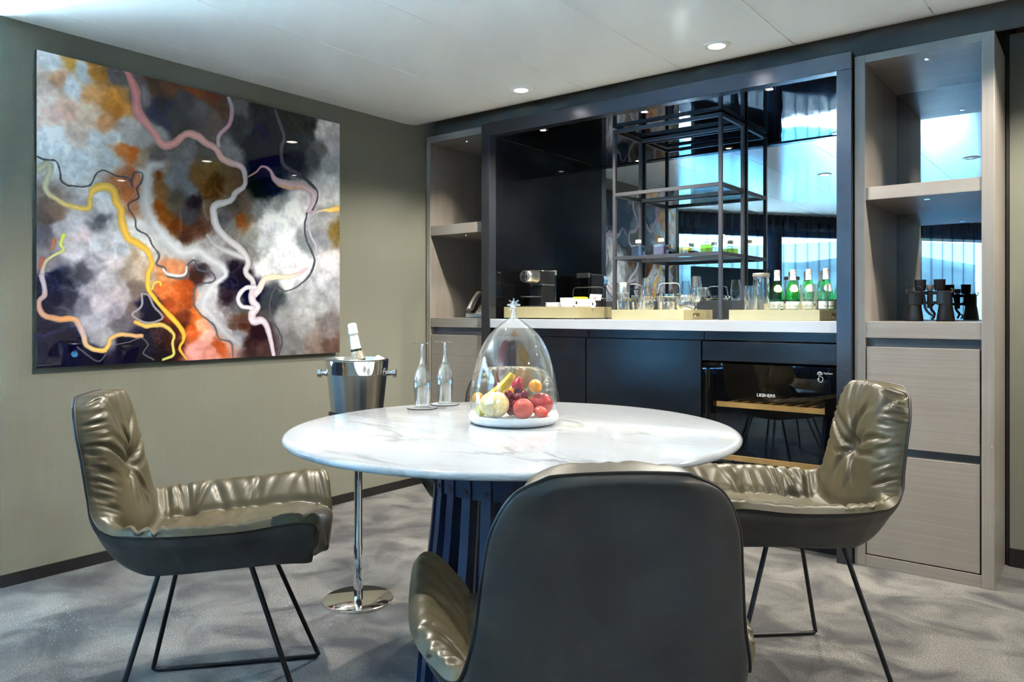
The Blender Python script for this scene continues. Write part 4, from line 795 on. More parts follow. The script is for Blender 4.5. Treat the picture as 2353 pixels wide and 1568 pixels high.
def binoculars():
    t = thing('binoculars', 'black binoculars standing upright on the tall cabinet shelf', 'binoculars', (-0.586, 3.60, 1.0125), 0.0)
    for s in (-1, 1):
        b = P('barrel', MB().lathe([(0.0, 0.0), (0.033, 0.0), (0.034, 0.004), (0.0325, 0.02), (0.026, 0.062), (0.025, 0.07)], 36, (s*0.058, 0, 0)), 'rubber', t)
        mb = MB(); pr = [(0.034, -0.022), (0.034, 0.024), (0.010, 0.030), (-0.024, 0.026), (-0.027, -0.020), (0.005, -0.028)]
        mb.prism([(s*(0.050+q[0]*0.9), q[1]) for q in (pr if s > 0 else pr[::-1])], 0.068, 0.128)
        P('prism_housing', mb, 'rubber', t, 0.006, smooth=False, weld=True)
        P('eyepiece', MB().lathe([(0.018, 0.128), (0.0195, 0.132), (0.0205, 0.140), (0.0215, 0.142), (0.0215, 0.168), (0.023, 0.172), (0.022, 0.175), (0.015, 0.173), (0.0, 0.166)], 32, (s*0.036, 0, 0)), 'rubber', t)
        P('strap_lug', MB().tube([(s*0.078, -0.018, 0.118), (s*0.086, -0.018, 0.124), (s*0.086, -0.018, 0.134), (s*0.078, -0.018, 0.137)], 0.0022, 8), 'brass_dark', t)
    P('hinge', MB().lathe([(0.0, 0.055), (0.010, 0.055), (0.011, 0.075), (0.011, 0.125), (0.009, 0.13), (0, 0.13)], 24), 'black_plastic', t)
    P('bridge', MB().box(-0.03, 0.03, -0.008, 0.008, 0.112, 0.126).box(-0.03, 0.03, -0.008, 0.008, 0.072, 0.084), 'black_plastic', t, 0.002, smooth=False)
    P('focus_wheel', MB().lathe([(0.0, 0.131), (0.013, 0.131), (0.014, 0.134), (0.014, 0.150), (0.012, 0.153), (0, 0.153)], 28), 'grey_plastic', t)
    st = [(-0.078, -0.02, 0.135), (-0.06, -0.03, 0.145), (-0.03, -0.032, 0.140), (-0.016, -0.032, 0.10), (-0.012, -0.03, 0.055), (0.004, -0.028, 0.03), (0.02, -0.026, 0.02), (0.012, -0.022, 0.004)]
    mb = MB(); pts = catmull(st, 40)
    for p in pts: mb.v += [(p[0]-0.005, p[1], p[2]), (p[0]+0.005, p[1]-0.001, p[2]+0.002)]
    for i in range(39): mb.f.append((2*i, 2*i+1, 2*i+3, 2*i+2))
    o = P('strap', mb, 'black_plastic', t); sm = o.modifiers.new('solid', 'SOLIDIFY'); sm.thickness = 0.0018
    st2 = [(0.078, 0.02, 0.13), (0.05, 0.034, 0.10), (0.0, 0.036, 0.06), (0.012, 0.036, 0.03), (0.004, 0.034, 0.006)]
    mb = MB(); pts = catmull(st2, 30)
    for p in pts: mb.v += [(p[0]-0.005, p[1], p[2]), (p[0]+0.005, p[1]-0.001, p[2]+0.002)]
    for i in range(29): mb.f.append((2*i, 2*i+1, 2*i+3, 2*i+2))
    o = P('strap', mb, 'black_plastic', t); sm = o.modifiers.new('solid', 'SOLIDIFY'); sm.thickness = 0.0018
binoculars()
# ================================================================ TABLE
TC = (-1.231, 1.576)
def table():
    t = thing('dining_table', 'round white marble dining table on a pedestal of dark blue steel strips', 'table', (TC[0], TC[1], 0))
    pr = [(0.0, 0.75), (0.566, 0.75), (0.574, 0.7485), (0.579, 0.744), (0.580, 0.739), (0.577, 0.734), (0.55, 0.728), (0.0, 0.726)]
    P('tabletop', MB().lathe(pr[::-1], 128), 'marble', t, ang=1.0)
    P('collar', MB().lathe([(0.195, 0.60), (0.200, 0.60), (0.200, 0.7255), (0.195, 0.7255)], 64, cap=False).lathe([(0.195, 0.7255), (0.195, 0.60)], 64, cap=False), 'blue', t)
    P('top_disc', MB().lathe([(0.0, 0.716), (0.195, 0.716), (0.195, 0.7255), (0.0, 0.7255)], 64), 'blue', t)
    P('floor_ring', MB().lathe([(0.20, 0.0), (0.262, 0.0), (0.262, 0.008), (0.20, 0.008), (0.20, 0.0)], 64, cap=False), 'blue', t)
    N = 24
    def slat_mesh():
        mb = MB(); prof = [(0.2015, 0.725), (0.2015, 0.60), (0.210, 0.50), (0.226, 0.36), (0.243, 0.18), (0.257, 0.0085)]
        w = 0.0125; th = 0.003; fl = 0.030
        for j in range(len(prof)-1):
            (r0, z0), (r1, z1) = prof[j], prof[j+1]
            b = len(mb.v)   # outer strip
            for (r, z) in ((r0, z0), (r1, z1)):
                mb.v += [(r, -w, z), (r+th, -w, z), (r+th, w, z), (r, w, z)]
            mb.f += [tuple(b+i for i in q) for q in ((0, 1, 5, 4), (1, 2, 6, 5), (2, 3, 7, 6), (3, 0, 4, 7))]
            if j == 0: mb.f.append((b+3, b+2, b+1, b))
            if j == len(prof)-2: mb.f.append((b+4, b+5, b+6, b+7))
            if j > 0:       # inward flange below the collar
                b = len(mb.v)
                for (r, z) in ((r0, z0), (r1, z1)):
                    mb.v += [(r, w-0.003, z), (r, w, z), (r-fl, w, z), (r-fl, w-0.003, z)]
                mb.f += [tuple(b+i for i in q) for q in ((0, 1, 5, 4), (1, 2, 6, 5), (2, 3, 7, 6), (3, 0, 4, 7), (3, 2, 1, 0), (4, 5, 6, 7))]
        return mb.mesh('slat')
    sm = slat_mesh(); sm.materials.append(M['blue'])
    bm_ = MB().lathe([(0.0, 0.0025), (0.0035, 0.0025), (0.004, 0.0018), (0.0055, 0.0018), (0.006, 0.0)], 16); bm_.xf(Matrix.Rotation(PI/2, 4, 'Y')); bmesh_ = bm_.mesh('bolt'); bmesh_.materials.append(M['rack'])
    for k in range(N):
        a = 2*PI*(k+0.35)/N
        o = bpy.data.objects.new('slat', sm); link(o, t); o.rotation_euler = (0, 0, a)
        q = bpy.data.objects.new('bolt', bmesh_); link(q, o); q.location = (0.2047, 0.0, 0.617)
table()

# ================================================================ ARMCHAIRS
def make_chair():
    t = thing('armchair', 'x', 'chair', (0, 0, 0), 0, 'leather armchairs around the table')
    Cp = [(.245, .418), (.278, .440), (.264, .471), (.19, .484), (.06, .481), (-.06, .473), (-.140, .467), (-.177, .480), (-.196, .535), (-.218, .65), (-.242, .77), (-.260, .832), (-.274, .853)]
    Rp = [(.220, .205, .436), (.266, .236, .474), (.268, .260, .546), (.226, .276, .576), (.08, .279, .562), (-.06, .270, .556), (-.160, .240, .553), (-.204, .206, .566), (-.219, .187, .622), (-.235, .176, .705), (-.251, .165, .772), (-.265, .137, .824), (-.277, .094, .850)]
    NV, NU = 190, 129
    Cc = catmull(Cp, NV); Rc = catmull(Rp, NV)
    tan = np.gradient(Cc, axis=0); tan /= np.linalg.norm(tan, axis=1)[:, None]
    Nx, Nz = tan[:, 1].copy(), -tan[:, 0].copy()      # inward/up normal of the centre profile
    kb = int(NV*9.6/12); Nx[kb:] = Nx[kb]; Nz[kb:] = Nz[kb]
    arc = np.concatenate([[0], np.cumsum(np.linalg.norm(np.diff(Cc, axis=0), axis=1))])
    kc = int(NV*7/12); q0 = arc[kc]                     # seat / back crease
    u = np.linspace(-1, 1, NU); a = np.abs(u); sg = np.sign(u)
    v = np.linspace(0, 1, NV)
    def ss(e0, e1, x): s = np.clip((x-e0)/(e1-e0), 0, 1); return s*s*(3-2*s)
    back = ss(0.50, 0.64, v)[:, None]                   # 0 on the seat, 1 on the back
    A = np.repeat(a[None], NV, 0); S = np.repeat(sg[None], NV, 0)
    def section(h_seat, pw_seat):
        h = h_seat(A)*(1-back)+(A**2.2)*back
        fy = (A**pw_seat)*(1-back)+A*back
        X = Cc[:, 0:1]+(Rc[:, 0:1]-Cc[:, 0:1])*h; Z = Cc[:, 1:2]+(Rc[:, 2:3]-Cc[:, 1:2])*h; Y = Rc[:, 1:2]*fy*S
        return X, Y, Z
    TH = 0.032*(1-back)+0.060*back
    vend = np.clip((v-0.90)/0.10, 0, 1)[:, None]
    puff = np.sqrt(np.clip(1-A**(7-2.5*back), 0, 1))*np.sqrt(np.clip(1-vend**5, 0, 1))
    X, Y, Z = section(lambda q: ss(0.50, 0.93, q), 0.80)
    # local arm-face normals lean inwards, so the padding swells into the seat
    armz = ss(0.55, 0.8, A)*(1-back)*(1-ss(0.93, 1.0, A)*0.5)
    nX = Nx[:, None]*(1-0.0*armz); nZ = Nz[:, None]*(1-0.45*armz); nY = -S*0.8*armz
    disp = (puff-1)*TH
    # creases
    rng = np.random.RandomState(11)
    q = (arc-q0)[:, None]+0*A; y = Y.copy()
    D = np.zeros_like(A)
    qt = 0.185; dx, dq = y, q-qt; rr = np.hypot(dx, dq); th = np.arctan2(dq, dx)
    bm = ss(0.02, 0.07, q)
    D += -0.020*np.exp(-(rr/0.035)**2)-0.010*np.exp(-(rr/0.09)**2)
    angs = [0.12, 2.98, 0.75, 2.3, 1.15, 1.57, 1.95, -0.45, -2.7, -0.95, -2.15, -1.45, 1.35]
    for i, t0 in enumerate(angs):
        L = 0.10+0.10*rng.rand(); wd = 0.0045+0.0035*rng.rand(); dp = 0.004+0.006*rng.rand()
        if i < 2: L = 0.2; dp = 0.011; wd = 0.006
        wob = 0.18*np.sin(rr*22+i*1.7)
        dth = (th-t0-wob+PI) % (2*PI)-PI
        per = np.abs(np.sin(dth))*rr; on = np.cos(dth) > 0
        D += -dp*np.exp(-(per/(wd*(0.6+rr/0.14)))**2)*on*(1-ss(0.45*L, L, rr))*ss(0.0, 0.03, rr)*bm
        D += 0.25*dp*np.exp(-((per-2.6*wd)/(wd*1.6))**2)*on*(1-ss(0.4*L, L, rr))*ss(0.02, 0.05, rr)*bm
    ey = (1-A)*Rc[:, 1:2]                               # distance to the side edge
    for i in range(30):                                 # gathers along the back's side edges
        for s in (-1, 1):
            qk = 0.01+0.37*(i+rng.rand()*0.8)/30; L = 0.02+0.06*rng.rand()**1.5; wd = 0.0035+0.0035*rng.rand(); dp = 0.0045+0.006*rng.rand(); tilt = (rng.rand()-0.35)*0.5
            D += -dp*np.exp(-((q-qk-tilt*ey)/wd)**2)*(1-ss(0.35*L, L, ey))*(S == s)*ss(0.0, 0.02, q)
    et = (arc[-1]-arc)[:, None]+0*A
    for i in range(14):                                 # gathers falling from the top edge
        yk = (rng.rand()-0.5)*0.30; L = 0.06+0.10*rng.rand(); wd = 0.006+0.008*rng.rand(); dp = 0.002+0.004*rng.rand()
        D += -dp*np.exp(-((y-yk*(1-0.5*et/0.2))/wd)**2)*(1-ss(0.3*L, L, et))*ss(0.1, 0.2, q)
    arm = ss(0.45, 0.6, A)*(1-ss(0.97, 1.0, A))*(1-ss(0.46, 0.56, v))[:, None]
    xs = X
    for s in (-1, 1):                                   # folds across the arms, bunched at the back corner and mid-arm
        for i in range(15):
            xk = [-.165, -.15, -.135, -.115, -.09, -.05, -.01, .03, .05, .06, .10, .15, .19, .22, .24][i]+0.008*(rng.rand()-0.5)
            wd = 0.005+0.006*rng.rand(); dp = (0.010 if i < 4 else 0.006)*(0.5+rng.rand()); ti = (rng.rand()-0.5)*0.35
            D += -dp*np.exp(-((xs-xk-ti*(A-0.75))/wd)**2)*arm*(S == s)*ss(0.5, 0.7+0.2*rng.rand(), 1.05-np.abs(A-0.75))
    D += -0.011*np.exp(-((A-0.60)/0.03)**2)*(1-ss(0.50, 0.60, v))[:, None]*ss(0.03, 0.12, v)[:, None]   # seam between seat and arm
    D += -0.016*np.exp(-(q/0.016)**2)*(1-ss(0.7, 0.95, A))                                               # crease between seat and back
    D += -0.011*np.exp(-((v[:, None]-0.545)/0.011)**2)*ss(0.5, 0.62, A)*(1-ss(0.90, 0.99, A))
    st_ = (1-ss(0.48, 0.54, v))[:, None]*ss(0.1, 0.2, v)[:, None]*(1-ss(0.45, 0.58, A))
    for i in range(12):                                 # soft ripples on the seat
        cx_, cy_ = -0.18+0.4*rng.rand(), (rng.rand()-0.5)*0.34; an = 0.4*(rng.rand()-0.5)+(PI/2 if i % 3 else 0.4); L = 0.05+0.07*rng.rand(); wd = 0.008+0.008*rng.rand()
        px_ = (xs-cx_)*math.cos(an)+(y-cy_)*math.sin(an); py_ = -(xs-cx_)*math.sin(an)+(y-cy_)*math.cos(an)
        D += -0.0035*np.exp(-(py_/wd)**2-(px_/L)**2)*st_
    D += 0.012*np.cos(np.clip(A/0.6, 0, 1)*PI/2)*st_    # seat crown
    D *= np.clip((1-A)/0.03, 0, 1)*np.clip((1-vend)/0.25, 0, 1)
    disp = disp+D
    CX, CY, CZ = X+nX*disp, Y+nY*disp, Z+nZ*disp
    # outer shell
    SX, SY, SZ = section(lambda q: ss(0.70, 1.0, q)*0.9+0.1*q**6, 0.72)
    tk = (0.010+0.016*np.clip(1-A**5, 0, 1)*(1-back)+0.012*np.clip(1-A**6, 0, 1)*back)*np.sqrt(np.clip(1-vend**4, 0, 1))*ss(-0.03, 0.16, v)[:, None]
    edge_out = 0.010*np.exp(-((A-0.93)/0.06)**2)
    so = TH+tk-tk*(A**10)
    SX, SZ = SX-Nx[:, None]*so, SZ-Nz[:, None]*so; SY = SY+S*edge_out*(1-vend)
    fr = (1-ss(0.0, 0.22, v))[:, None]; THr = 0.032; SX = SX*(1-fr)+(X-Nx[:, None]*THr)*fr; SZ = SZ*(1-fr)+(Z-Nz[:, None]*THr)*fr; SY = SY*(1-fr)+Y*fr
    # front wrap: carry the cushion under to meet the shell's front edge
    wrap = []
    for k in range(1, 6):
        f = k/6; b = 0.012*math.sin(PI*f)
        wrap.append(np.stack([CX[0]*(1-f)+SX[0]*f+b*0.6, CY[0]*(1-f)+SY[0]*f, CZ[0]*(1-f)+SZ[0]*f-b*0.3], 1))
    rows = [np.stack([SX[0], SY[0], SZ[0]], 1)]+wrap[::-1]+[np.stack([CX[j], CY[j], CZ[j]], 1) for j in range(NV)]
    def grid(rws, flip):
        mb = MB(); nr = len(rws); mb.v = [tuple(p) for r in rws for p in r]
        for j in range(nr-1):
            for i in range(NU-1):
                k = j*NU+i; f = (k, k+1, k+NU+1, k+NU); mb.f.append(f[::-1] if flip else f)
        return mb
    P('cushion', grid(rows, True), 'leather', t, ang=3.0)
    srows = [np.stack([SX[j], SY[j], SZ[j]], 1) for j in range(NV)]
    sh = P('shell', grid(srows, False), 'shell', t, ang=3.0)
    sh['label'] = 'smooth dark taupe outer shell'
    # close the seam between cushion edge and shell edge, and run the piping along it
    rim_c = [(CX[j, 0], CY[j, 0], CZ[j, 0]) for j in range(NV)]+[(CX[-1, i], CY[-1, i], CZ[-1, i]) for i in range(1, NU)]+[(CX[j, -1], CY[j, -1], CZ[j, -1]) for j in range(NV-2, -1, -1)]
    rim_s = [(SX[j, 0], SY[j, 0], SZ[j, 0]) for j in range(NV)]+[(SX[-1, i], SY[-1, i], SZ[-1, i]) for i in range(1, NU)]+[(SX[j, -1], SY[j, -1], SZ[j, -1]) for j in range(NV-2, -1, -1)]
    mb = MB(); n = len(rim_c); mb.v = rim_c+rim_s; mb.f = [(i, i+1, n+i+1, n+i) for i in range(n-1)]
    P('seam_strip', mb, 'leather', t, ang=3.0)
    mid = [tuple((np.array(p)*0.25+np.array(r)*0.75)) for p, r in zip(rim_c, rim_s)]
    P('piping', MB().tube(mid[::2]+[mid[-1]], 0.0032, 8), 'piping', t)
    for s in (-1, 1):
        yf, yt = 0.225*s, 0.135*s
        pts = [(0.085, yt, 0.412), (0.228, yf, 0.022), (0.233, yf, 0.012), (0.228, yf, 0.0075), (0.215, yf, 0.0066), (-0.215, yf, 0.0066), (-0.228, yf, 0.0075), (-0.235, yf, 0.012), (-0.232, yf, 0.024), (-0.130, yt, 0.412)]
        P('sled_leg', MB().tube(pts, 0.0066, 12), 'rod', t)
    P('under_plate', MB().box(-0.14, 0.11, -0.14, 0.14, 0.408, 0.414), 'rod', t, 0.002, smooth=False)
    return t
ch0 = make_chair()
for i, (x, y, deg, lab) in enumerate([
        (-1.870, 1.138, 49.2, 'olive-taupe leather armchair standing in front of the painting wall'),
        (-0.724, 1.108, 133.0, 'leather armchair showing its smooth dark back, covering the front edge of the table'),
        (-0.767, 2.239, 222.9, 'leather armchair in front of the wine fridge and the oak drawers'),
        (-1.588, 2.033, -52.0, 'leather armchair across the table, seen through the glass cloche')]):
    o = ch0 if i == 0 else copy_tree(ch0)
    o.location = (x, y, 0); o.rotation_euler = (0, 0, math.radians(deg)); o['label'] = lab

# ================================================================ ON THE TABLE
CC = (-1.269, 1.632)
RT = Vector((0.788, 0.616, 0)); TV = Vector((0.616, -0.788, 0))
def cp(a, b, z): q = RT*a+TV*b; return (CC[0]+q.x, CC[1]+q.y, z)
ZP = 0.772
def cloche():
    pl = P('plate', MB().lathe([(0.0, 0.004), (0.085, 0.004), (0.10, 0.0), (0.112, 0.003), (0.121, 0.012), (0.1225, 0.021), (0.120, 0.026), (0.116, 0.026), (0.113, 0.022), (0.0, 0.022)], 72), 'plate', loc=(CC[0], CC[1], 0.7502))
    tag(pl, 'white hammered ceramic plate under the glass cloche', 'plate')
    t = thing('cloche', 'clear glass cloche with a star finial over fruit on the table', 'cloche', (CC[0], CC[1], 0.7765))
    ctrl = [(0.1175, 0.0), (0.1185, 0.02), (0.1185, 0.045), (0.1165, 0.075), (0.111, 0.107), (0.103, 0.138), (0.092, 0.170), (0.075, 0.202), (0.052, 0.228), (0.029, 0.247), (0.013, 0.258), (0.0085, 0.263)]
    pr = [tuple(p) for p in catmull(ctrl, 60)]
    P('dome', MB().lathe(pr+[(max(r-0.0022, 0.0005), z-0.0006) for r, z in pr[::-1]], 96, cap=False), 'cloche', t)
    P('neck', MB().lathe([(0.0, 0.2545), (0.007, 0.256), (0.0088, 0.263), (0.006, 0.270), (0.0045, 0.2765), (0.006, 0.280), (0.0, 0.284)], 28), 'crystal', t)
    mb = MB(); c = (0, 0, 0.2935); mb.ball(c, 0.0075, 16, 10); rot = Matrix.Rotation(math.radians(38), 4, 'Z')
    dirs = [(math.cos(math.radians(90+45*k)), 0, math.sin(math.radians(90+45*k))) for k in range(8)]+[(0, 1, 0), (0, -1, 0)]
    dirs += [(0.6*math.cos(math.radians(22+90*k)), 0.62*s, 0.6*math.sin(math.radians(22+90*k))) for k in range(4) for s in (-1, 1)]
    for k, d in enumerate(dirs):
        d = Vector(d).normalized(); L = 0.0185 if k < 8 else 0.014
        if k == 4: L = 0.010
        mb.tube([tuple(Vector(c)+d*0.004), tuple(Vector(c)+d*L*0.6), tuple(Vector(c)+d*L*0.95), tuple(Vector(c)+d*L)], [0.0042, 0.0028, 0.0020, 0.0008], 8)
    mb.xf(rot); P('star_finial', mb, 'crystal', t)
cloche()

def fruit(name, label, cat, mb, mat, loc, rot=(0, 0, 0)):
    o = P(name, mb, mat, None, loc=loc, ang=3.0); o.rotation_euler = rot; return tag(o, label, cat)
def round_fruit(r, squash=0.92, lobes=0, ld=0.0, dimple=0.12, groove=0.0, seg=36, rings=24):
    mb = MB()
    for j in range(rings+1):
        ph = -PI/2+PI*j/rings
        for i in range(seg):
            a = 2*PI*i/seg; k = 1+ld*math.cos(lobes*a) if lobes else 1
            k -= groove*math.exp(-(((a-1.0+PI) % (2*PI)-PI)/0.18)**2)
            z = math.sin(ph)*squash; z -= math.copysign(dimple, z)*math.exp(-(math.cos(ph)/0.28)**2) if abs(ph) > 0.9 else 0
            mb.v.append((r*k*math.cos(ph)*math.cos(a), r*k*math.cos(ph)*math.sin(a), r*z))
    for j in range(rings):
        for i in range(seg):
            k = (i+1) % seg; mb.f.append((j*seg+i, j*seg+k, (j+1)*seg+k, (j+1)*seg+i))
    return mb
def fruits():
    t = tag(P('melon', round_fruit(0.0405, 0.86, 5, 0.035, 0.10), 'melon', None, loc=cp(-0.050, 0.052, ZP+0.034), ang=3.0), 'pale yellow ribbed pear-like fruit, largest in the cloche', 'fruit')
    for i, (a, b, z, r, lab) in enumerate([(-0.097, 0.012, ZP+0.047, 0.0155, 'orange apricot resting against the dome beside the pale yellow fruit'), (0.058, 0.020, ZP+0.080, 0.0180, 'orange apricot lying on top of the pomegranate'), (-0.004, -0.045, ZP+0.060, 0.0150, 'orange apricot half hidden behind the banana tip')]):
        fruit('apricot', lab, 'fruit', round_fruit(r, 0.96, 0, 0, 0.08, 0.05), 'apricot', cp(a, b, z), (0.6, 0.3*i, i)); 
    fruit('lime', 'yellow-green citrus at the plate edge under the apricot', 'fruit', round_fruit(0.0155, 0.95), 'lime', cp(-0.087, 0.032, ZP+0.0150))
    b = thing('banana', 'banana leaning up behind the pale yellow fruit', 'fruit', cp(-0.045, 0.0, ZP), math.radians(38))
    pts = catmull([(-0.046, -0.012, 0.030), (-0.020, -0.012, 0.048), (0.010, -0.014, 0.070), (0.032, -0.012, 0.094), (0.0425, -0.010, 0.112)], 26)
    rs = [0.004+0.0112*math.sin(PI*min(1, (0.06+i/25*0.90)))**0.55 for i in range(26)]
    P('peel', MB().tube([tuple(p) for p in pts], rs, 6), 'banana', b, ang=0.5)
    P('stalk', MB().tube([tuple(pts[-1]), tuple(pts[-1]+np.array((0.004, 0.001, 0.009)))], [0.0055, 0.0045], 8), 'banana_tip', b)
    g = thing('grape_bunch', 'bunch of dark red grapes in the middle of the cloche', 'fruit', cp(0.004, 0.045, ZP))
    gr = [(-0.018, 0.0, 0.058), (-0.005, -0.006, 0.050), (0.008, 0.004, 0.052), (0.024, 0.0, 0.058), (0.001, 0.012, 0.034), (0.018, -0.004, 0.040), (0.010, 0.016, 0.016), (-0.012, 0.010, 0.018), (0.034, 0.014, 0.036), (-0.010, 0.006, 0.038), (0.022, -0.018, 0.018), (0.0, -0.02, 0.014), (0.008, -0.010, 0.066), (0.024, 0.012, 0.022)]
    gm = MB().ball((0, 0, 0), (0.0122, 0.0122, 0.0128), 20, 14).mesh('grape'); gm.materials.append(M['grape']); gm.shade_smooth()
    for (a, b2, z) in gr:
        o = bpy.data.objects.new('grape', gm); link(o, g); q = RT*a+TV*b2; o.location = (q.x, q.y, z)
    st = [RT*0.0+Vector((0, 0, 0.02)), RT*0.012+Vector((0, 0, 0.045)), RT*0.03+TV*0.006+Vector((0, 0, 0.058)), RT*0.038+TV*0.010+Vector((0, 0, 0.050))]
    P('stem', MB().tube([tuple(p) for p in st], 0.0018, 8), 'stem', g)
    s = MB(); prof = [(0.0, -0.020), (0.006, -0.018), (0.0125, -0.008), (0.0155, 0.004), (0.0135, 0.013), (0.007, 0.017), (0.0, 0.0165)]
    s.lathe([tuple(p) for p in catmull(prof, 18)], 28, cap=False); s.xf(Matrix.Rotation(2.7, 4, 'X'))
    so = tag(P('strawberry', s, 'strawberry', None, loc=cp(0.011, 0.028, ZP+0.086), ang=3.0), 'red strawberry on top of the grapes', 'fruit')
    sd = MB(); rs_ = random.Random(2)
    for k in range(46):
        a = 2*PI*rs_.random(); z = -0.014+0.027*rs_.random(); r = 0.0152*math.sqrt(max(0.05, 1-((z-0.003)/0.021)**2)); sd.ball((r*math.cos(a), r*math.sin(a), z), 0.0008, 5, 3)
    sd.xf(Matrix.Rotation(2.7, 4, 'X')); o = P('seeds', sd, 'stem', so); o['kind'] = 'stuff'
    pg = tag(P('pomegranate', round_fruit(0.033, 0.93, 6, 0.012, 0.05), 'pomegranate', None, loc=cp(0.074, 0.018, ZP+0.031), ang=3.0), 'round dark red pomegranate under the apricot', 'fruit')
    fruit('peach', 'red-orange peach at the front of the cloche', 'fruit', round_fruit(0.0275, 0.94, 0, 0, 0.12, 0.06), 'peach', cp(0.025, 0.078, ZP+0.0262), (0.5, 0.2, 0.4))
    fruit('plum', 'flat orange-red plum in front of the pomegranate', 'fruit', round_fruit(0.0195, 0.8, 0, 0, 0.10, 0.08), 'plum', cp(0.071, 0.071, ZP+0.0158), (0.2, 0.3, 0.9))
fruits()

def coaster(x, y, label):
    t = thing('coaster', label, 'coaster', (x, y, 0.7502), 0, 'round grey coasters under the champagne glasses')
    P('pad', MB().lathe([(0.0, 0.0), (0.046, 0.0), (0.047, 0.0008), (0.047, 0.0022), (0.0, 0.0022)], 56), 'felt_edge', t)
    P('felt_top', MB().lathe([(0.0, 0.0022), (0.0455, 0.0022), (0.0455, 0.0030), (0.0, 0.0030)], 56), 'felt', t)
    P('printed_ring', MB().lathe([(0.026, 0.0030), (0.0275, 0.0030), (0.0275, 0.0032), (0.026, 0.0032)], 56, cap=False), 'ink', t)
def champagne_glass(x, y, label):
    t = thing('champagne_glass', label, 'glass', (x, y, 0.7534), 0, 'champagne glasses turned upside down')
    out = [tuple(p) for p in catmull([(0.0210, 0.0), (0.0235, 0.03), (0.0262, 0.065), (0.0245, 0.092), (0.0165, 0.118), (0.0085, 0.136)], 30)]
    inn = [(max(r-0.0011, 0.0), z) for r, z in out]
    P('bowl', MB().lathe([(inn[0][0], 0.0)]+out[:]+[(0.0, 0.136)], 44, cap=False).lathe([(inn[0][0], 0.0)]+[(r, z) for r, z in inn if z < 0.124]+[(0.004, 0.128), (0.0, 0.129)], 44, cap=False), 'glass', t, ang=2.0)
    st = [tuple(p) for p in catmull([(0.0084, 0.1362), (0.0050, 0.150), (0.0036, 0.172), (0.0040, 0.190), (0.0075, 0.197), (0.020, 0.1995), (0.0325, 0.2005)], 28)]
    P('stem_and_foot', MB().lathe([(0.0, 0.1362)]+st+[(0.0325, 0.2022), (0.0, 0.2025)], 44), 'crystal', t, ang=1.0)
coaster(-1.683, 1.699, 'round grey coaster with dark rim, the one further from the cloche')
coaster(-1.695, 1.815, 'round grey coaster with dark rim behind the first, closer to the cloche')
champagne_glass(-1.683, 1.699, 'upside-down champagne glass on the coaster closer to the champagne bucket')
champagne_glass(-1.695, 1.815, 'upside-down champagne glass on the coaster closer to the cloche')

